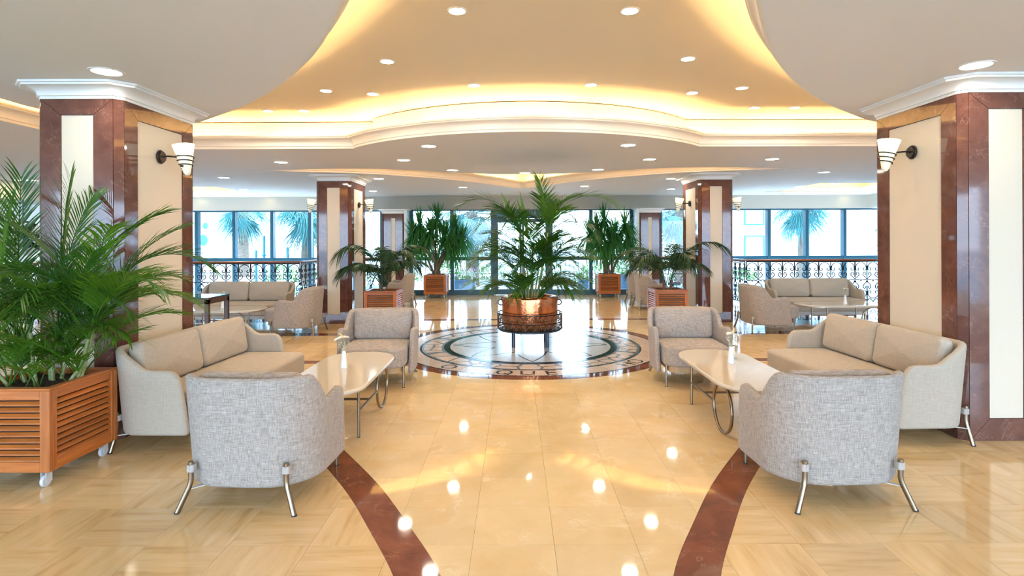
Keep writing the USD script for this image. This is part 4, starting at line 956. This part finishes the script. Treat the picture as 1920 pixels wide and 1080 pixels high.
# ================================================================ IRON RAILINGS
def spiral(cx, cz, r0, r1, a0, turns, n=18):
    a = a0 + np.linspace(0, turns * 2 * PI, n); r = np.linspace(r0, r1, n); return np.stack([cx + r * np.cos(a), 0 * a, cz + r * np.sin(a)], 1)
def railing(label, p0, p1, z=0.0, step=0.288, cap=1.08):
    p0, p1 = np.array(p0), np.array(p1); L = np.linalg.norm(p1 - p0); az = math.degrees(math.atan2(*(p1 - p0)[::-1]))
    t = thing("iron_railing", label, "railing", (p0[0], p0[1], z), az)
    obj("handrail", bbox_round(-0.03, L + 0.03, -0.035, 0.035, cap - 0.045, cap, 0.012), rail_wood, t)
    obj("top_bar", bx(0, L, -0.01, 0.01, cap - 0.070, cap - 0.045), iron, t); obj("bottom_bar", bx(0, L, -0.008, 0.008, 0.06, 0.08), iron, t)
    n = max(1, int(round(L / step))); st = L / n; r = 0.0095
    def curve(pts): return MB().tube(pts, r, 5, False)
    for k in range(n + 1):
        x = k * st
        obj("baluster", MB().box(x - 0.009, x + 0.009, -0.009, 0.009, 0.66, cap - 0.05).box(x - 0.009, x + 0.009, -0.009, 0.009, 0.07, 0.46).box(x - 0.016, x + 0.016, -0.016, 0.016, 0.83, 0.89).box(x - 0.018, x + 0.018, -0.014, 0.014, 0.53, 0.58), iron, t)
        if k == n: break
        h = st / 2; mb = MB(); m2 = MB()
        for s, xb in ((1, x), (-1, x + st)):
            # arch from the mid-point down to a curl beside the bar
            a = np.linspace(0, 0.62 * PI, 8)
            P = np.vstack([[(x + h, 0, cap - 0.085)], [(x + h - s * (h - 0.035) * math.sin(q), 0, cap - 0.085 - 0.115 * (1 - math.cos(q))) for q in a[1:]]])
            cr = spiral(xb + s * 0.062, 0.845, 0.040, 0.012, PI / 2 if s > 0 else PI / 2, 1.15 * s)
            mb.tube(np.vstack([[(x + h, 0, cap - 0.085), (xb + s * 0.10, 0, cap - 0.10), (xb + s * 0.035, 0, cap - 0.13)], [(xb + s * 0.020, 0, 0.87)]]) if False else spline([(x + h, 0, cap - 0.082), (xb + s * 0.095, 0, cap - 0.092), (xb + s * 0.040, 0, cap - 0.135), (xb + s * 0.018, 0, 0.87), (xb + s * 0.035, 0, 0.815), (xb + s * 0.075, 0, 0.815), (xb + s * 0.09, 0, 0.85), (xb + s * 0.065, 0, 0.868)], 22), r, 5, False)
            m2.tube(spline([(xb + s * 0.05, 0, 0.715), (xb + s * 0.028, 0, 0.735), (xb + s * 0.05, 0, 0.765), (xb + s * 0.088, 0, 0.745), (xb + s * 0.085, 0, 0.69), (xb + s * 0.01, 0, 0.625), (xb + s * 0.012, 0, 0.60)], 22), r, 5, False)
            m2.tube(spline([(xb + s * 0.012, 0, 0.61), (xb + s * 0.05, 0, 0.59), (xb + s * 0.105, 0, 0.60), (x + h, 0, 0.56)], 12), r, 5, False)
            m2.tube(spline([(xb + s * 0.012, 0, 0.55), (xb + s * 0.055, 0, 0.50), (xb + s * 0.088, 0, 0.44), (xb + s * 0.062, 0, 0.395), (xb + s * 0.030, 0, 0.42), (xb + s * 0.05, 0, 0.445)], 18), r, 5, False)
        obj("arch_scroll", mb, iron, t); obj("middle_scroll", m2, iron, t)
        m3 = MB()
        for s, xb in ((1, x), (-1, x + st)):
            m3.tube(spline([(x + h, 0, 0.165), (xb + s * 0.095, 0, 0.175), (xb + s * 0.040, 0, 0.215), (xb + s * 0.018, 0, 0.28), (xb + s * 0.035, 0, 0.335), (xb + s * 0.075, 0, 0.335), (xb + s * 0.09, 0, 0.30), (xb + s * 0.065, 0, 0.282)], 22), r, 5, False)
            m3.tube(spline([(xb, 0, 0.085), (xb + s * 0.05, 0, 0.15), (x + h, 0, 0.085)], 10), r, 5, False)
        obj("lower_scroll", m3, iron, t)
    return t
railing("long black scrollwork railing with wooden handrail behind the far left sofa", (-11.0, 12.9), (VL, 12.9))
railing("long black scrollwork railing with wooden handrail behind the far right sofa", (VR, 12.9), (11.0, 12.9))
railing("black scrollwork railing at the far left, running towards the camera behind the big palm", (-10.9, 8.8), (-10.9, 12.7))
railing("short railing running back to the windows beside the left middle pillar", (VL, 12.98), (VL, 15.5))
railing("short railing running back to the windows beside the right middle pillar", (VR, 12.98), (VR, 15.5))
railing("railing before the window left of the far left pilaster", (-4.9, 15.45), (-3.72, 15.45))
railing("railing before the window right of the far right pilaster", (4.10, 15.45), (5.3, 15.45))

# ================================================================ FAR LEFT: CAMERA AND SCULPTURE
cc = thing("security_camera", "small white dome camera with black eye at the far left", "camera", (-10.5, 11.7, 2.42))
obj("housing", lathe([(0.001, 0.0), (0.07, 0.0), (0.07, -0.04), (0.05, -0.07), (0.001, -0.075)], 24), white_m, cc, smooth=40)
obj("eye", (np.array(trimesh.creation.icosphere(2, 0.035).vertices) + [0.02, -0.045, -0.06], np.array(trimesh.creation.icosphere(2, 0.035).faces)), black_m, cc, smooth=60)
scu = thing("hanging_lamp_cluster", "hanging ball of black and white cups behind the big palm at the far left", "hanging lamp", (-10.1, 11.4, 1.62))
ga = PI * (3 - math.sqrt(5))
for k in range(56):
    y = 1 - 2 * (k + 0.5) / 56; r = math.sqrt(1 - y * y); dvec = np.array([r * math.cos(ga * k), r * math.sin(ga * k), y])
    z = dvec; xx = np.cross(z, [0, 0, 1.0]) if abs(z[2]) < 0.95 else np.array([1.0, 0, 0]); xx /= np.linalg.norm(xx); yy = np.cross(z, xx); RR = np.column_stack([xx, yy, z])
    cv, cf = lathe([(0.012, 0.20), (0.030, 0.27), (0.055, 0.36), (0.052, 0.36), (0.028, 0.275), (0.001, 0.25)], 14)
    obj("cup", (cv @ RR.T, cf), white_m if k % 3 else black_m, scu, smooth=40)
obj("core", (np.array(trimesh.creation.icosphere(2, 0.21).vertices), np.array(trimesh.creation.icosphere(2, 0.21).faces)), black_m, scu, smooth=60)
obj("rod", MB().tube([(0, 0, 0.2), (0, 0, 0.8)], 0.012, 8), black_m, scu)

# ================================================================ OUTDOORS
gr = thing("ground", "pale paved terrace and ground outside the windows", None, kind="structure")
obj("terrace", bx(-4.3, 4.7, WY + 0.3, 19.0, -3.2, -0.02), paving_m, gr)
obj("terrace", bx(-60, 60, 19.0, 90, -3.2, -0.02), paving_m, gr)
obj("lower_patio", bx(-60, -4.3, WY + 0.3, 19.0, -3.2, -0.98), paving_m, gr); obj("lower_patio", bx(4.7, 60, WY + 0.3, 19.0, -3.2, -0.98), paving_m, gr)
obj("forecourt", bx(-60, 60, -70, -5.0, -0.3, -0.03), paving_m, gr)
rg = random.Random(77)
def shrub(label, x, y, rx, rz_, n, mat, z0=0.0, flowers=0, cat="shrub", name="shrub"):
    t = thing(name, label, cat, (x, y, z0)); mb = MB(); fl = MB()
    for k in range(n + flowers):
        a = rg.uniform(0, 2 * PI); e = math.asin(rg.uniform(-0.2, 1)); q = rg.uniform(0.6, 1.0); c = np.array([rx * q * math.cos(e) * math.cos(a), rx * 0.6 * q * math.cos(e) * math.sin(a), max(0.02, rz_ * (0.15 + 0.85 * q * max(0, math.sin(e))))])
        d = np.array([rg.gauss(0, 1), rg.gauss(0, 1), rg.gauss(0.4, 1)]); d /= np.linalg.norm(d); s = np.cross(d, [rg.gauss(0, 1), rg.gauss(0, 1), 1]); s /= np.linalg.norm(s); L = rg.uniform(0.07, 0.14)
        if k < n: mb.add([c, c + d * L * 0.5 + s * L * 0.2, c + d * L, c + d * L * 0.5 - s * L * 0.2], [(0, 1, 2, 3)])
        else: L *= 0.6; fl.add([c * 1.08, c * 1.08 + d * L * 0.5 + s * L * 0.4, c * 1.08 + d * L, c * 1.08 + d * L * 0.5 - s * L * 0.4], [(0, 1, 2, 3)])
    obj("foliage", mb, mat, t)
    if flowers: obj("blossom", fl, pink_m, t)
    return t
def trough(label, x0, x1, y, h=0.27, d=0.5):
    t = thing("garden_trough", label, "planter", ((x0 + x1) / 2, y, -0.02)); w_ = (x1 - x0) / 2
    obj("box", MB().box(-w_, w_, -d / 2, -d / 2 + 0.04, 0, h).box(-w_, w_, d / 2 - 0.04, d / 2, 0, h).box(-w_, -w_ + 0.04, -d / 2 + 0.04, d / 2 - 0.04, 0, h).box(w_ - 0.04, w_, -d / 2 + 0.04, d / 2 - 0.04, 0, h), trough_m, t)
    obj("soil", bx(-w_ + 0.04, w_ - 0.04, -d / 2 + 0.04, d / 2 - 0.04, 0, h - 0.04), soil_m, t); obj("rim", MB().box(-w_ - 0.02, w_ + 0.02, -d / 2 - 0.02, -d / 2 + 0.05, h, h + 0.03).box(-w_ - 0.02, w_ + 0.02, d / 2 - 0.05, d / 2 + 0.02, h, h + 0.03), trough_m, t)
trough("blue grey garden trough outside the window left of the door", -1.95, -1.28, 17.9); trough("blue grey garden trough outside the window right of the door", 2.05, 2.42, 17.9)
shrub("pink flowering shrub in the trough left of the door outside", -1.6, 17.9, 0.42, 0.45, 260, garden_m, 0.22, 90); shrub("flowering shrub in the trough right of the door outside", 2.25, 17.9, 0.3, 0.42, 180, garden_m, 0.22, 70)
bp = thing("garden_pot", "round blue pot outside behind the far right planter", "pot", (3.5, 17.6, -0.02)); obj("pot_body", lathe([(0.001, 0.0), (0.2, 0), (0.28, 0.45), (0.30, 0.47), (0.26, 0.47), (0.24, 0.42), (0.001, 0.4)], 28), trough_m, bp, smooth=40)
shrub("green shrub in the round blue pot outside", 3.5, 17.6, 0.4, 0.5, 300, garden_m, 0.40)
hedge_at = [(-8.6, 20.5, 0.9, 0.9), (-7.35, 21.6, 0.9, 0.9), (-6.1, 20.4, 1.0, 0.95), (-4.2, 20.5, 1.1, 0.8), (-2.6, 21.0, 0.9, 0.85), (-0.9, 21.1, 1.0, 0.75), (1.0, 20.2, 1.0, 0.65), (2.9, 20.2, 0.9, 0.75), (4.6, 20.4, 1.0, 0.8), (6.6, 21.0, 1.0, 0.45), (8.4, 21.0, 1.0, 0.5)]
words = ["leftmost garden shrub beyond the left railing", "second garden shrub beyond the left railing", "tall garden shrub beyond the left railing near the palm trunk", "garden shrub behind the left middle pillar", "garden shrub behind the far left yucca", "garden shrub behind the left door leaf", "garden shrub behind the right door leaf", "garden shrub behind the far right yucca", "garden shrub behind the right kentia", "low garden shrub beyond the right railing, left one", "low garden shrub beyond the right railing, right one"]
for (x, y, r, h), wd in zip(hedge_at, words): shrub(wd, x, y, r * 0.78, h, 560, garden_m, -0.02)
# picket fence
fc = thing("garden_fence", "thin picket fence across the garden behind the shrubs", "fence", (0, 21.6, -0.02))
for z in (0.25, 1.05): obj("rail", bx(-4.5, 5.5, -0.02, 0.02, z, z + 0.04), fence_m, fc)
for k in range(60): obj("picket", bx(-4.5 + k * 0.17 - 0.012, -4.5 + k * 0.17 + 0.012, -0.035, -0.02, 0, 1.2), fence_m, fc)
# fan palms
def fan_palm(label, x, y, h, seed):
    rg2 = random.Random(seed); t = thing("garden_palm", label, "palm tree", (x, y, -0.02))
    obj("trunk", MB().tube([(0, 0, 0), (0.03, 0, h * 0.5), (0, 0, h)], [0.26, 0.21, 0.20], 14), bark_m, t, smooth=60)
    for k in range(30):
        az = rg2.uniform(0, 2 * PI); el = rad(rg2.uniform(-70, 40)); Lp = rg2.uniform(0.5, 0.9); c = np.array([0, 0, h]); d = np.array([math.cos(el) * math.cos(az), math.cos(el) * math.sin(az), math.sin(el)])
        e = c + d * Lp; mb = MB().tube([c, e], 0.015, 4); sdv = np.array([-math.sin(az), math.cos(az), 0]); up = np.cross(d, sdv)
        for q in range(22):
            f_ = rad(-75 + 150 * q / 21); dd = d * math.cos(f_) + sdv * math.sin(f_); L = rg2.uniform(0.75, 1.05); dr_ = rg2.uniform(0.25, 0.7); pts = []; ww = np.cross(dd, up); ww /= np.linalg.norm(ww) + 1e-9
            for j, wq in enumerate((0.5, 1.0, 0.7, 0.05)):
                u = j / 3; p = e + dd * L * u - np.array([0, 0, dr_ * L * u * u]); pts += [p - ww * 0.022 * wq, p + ww * 0.022 * wq]
            mb.add(pts, [(2 * j, 2 * j + 1, 2 * j + 3, 2 * j + 2) for j in range(3)])
        obj("frond", mb, fan_m, t)
    return t
fan_palm("palm tree with drooping fan leaves outside beyond the left railing", -7.3, 19.5, 2.75, 1)
fan_palm("palm tree outside behind the window left of the door", -1.5, 19.5, 2.55, 2)
fan_palm("far palm tree outside behind the leftmost panes", -12.0, 24.5, 3.1, 5)
fan_palm("far palm tree outside before the white building on the right", 11.7, 22.5, 3.0, 6)
fan_palm("palm tree outside behind the right kentia palm", 6.0, 20.0, 2.6, 3)
for k, (x, h) in enumerate(((-9.0, 1.25), (-8.72, 1.75), (-7.9, 1.35))):
    t = thing("garden_post", ["short teal post outside beyond the left railing, left one", "tall teal post outside beyond the left railing", "short teal post outside beyond the left railing, next to the palm"][k], "post", (x, 19.3, -0.02))
    obj("shaft", MB().tube([(0, 0, 0), (0, 0, h)], 0.045, 10), pole_m, t, smooth=40); obj("collar", MB().tube([(0, 0, h * 0.6), (0, 0, h * 0.6 + 0.05)], 0.075, 10), pole_m, t, smooth=40)
# buildings
bl = thing("white_building", "white rendered building with cyan window frames outside on the right", "building", (13.5, 30, 0))
obj("wall", bx(-2.6, 12, 0, 6, 0, 9), ext_wall, bl)
for (x, z) in ((-0.55, 0.55), (-0.55, 2.3), (7, 0.55), (7, 2.3)):
    fr = obj("window", MB().box(x - 0.55, x + 0.55, -0.06, 0, z, z + 0.07).box(x - 0.55, x + 0.55, -0.06, 0, z + 1.13, z + 1.2).box(x - 0.55, x - 0.48, -0.06, 0, z + 0.07, z + 1.13).box(x + 0.48, x + 0.55, -0.06, 0, z + 0.07, z + 1.13), ext_frame, bl); obj("pane", bx(x - 0.48, x + 0.48, -0.03, -0.01, z + 0.07, z + 1.13), ext_wall, fr)
bl = thing("white_building", "white building outside on the left with cyan round marks", "building", (-17.5, 27, 0))
obj("wall", bx(-8, 3.0, 0, 6, 0, 8), ext_wall, bl)
for (x, z, r) in ((2.45, 2.3, 0.16), (2.35, 1.6, 0.27)):
    v, f = lathe([(0.001, 0), (r, 0), (r, 0.03), (0.001, 0.03)], 20); obj("round_mark", (np.column_stack([v[:, 0] * 0.75, -v[:, 2], v[:, 1]]) + [x, 0, z], f), ext_frame, bl)
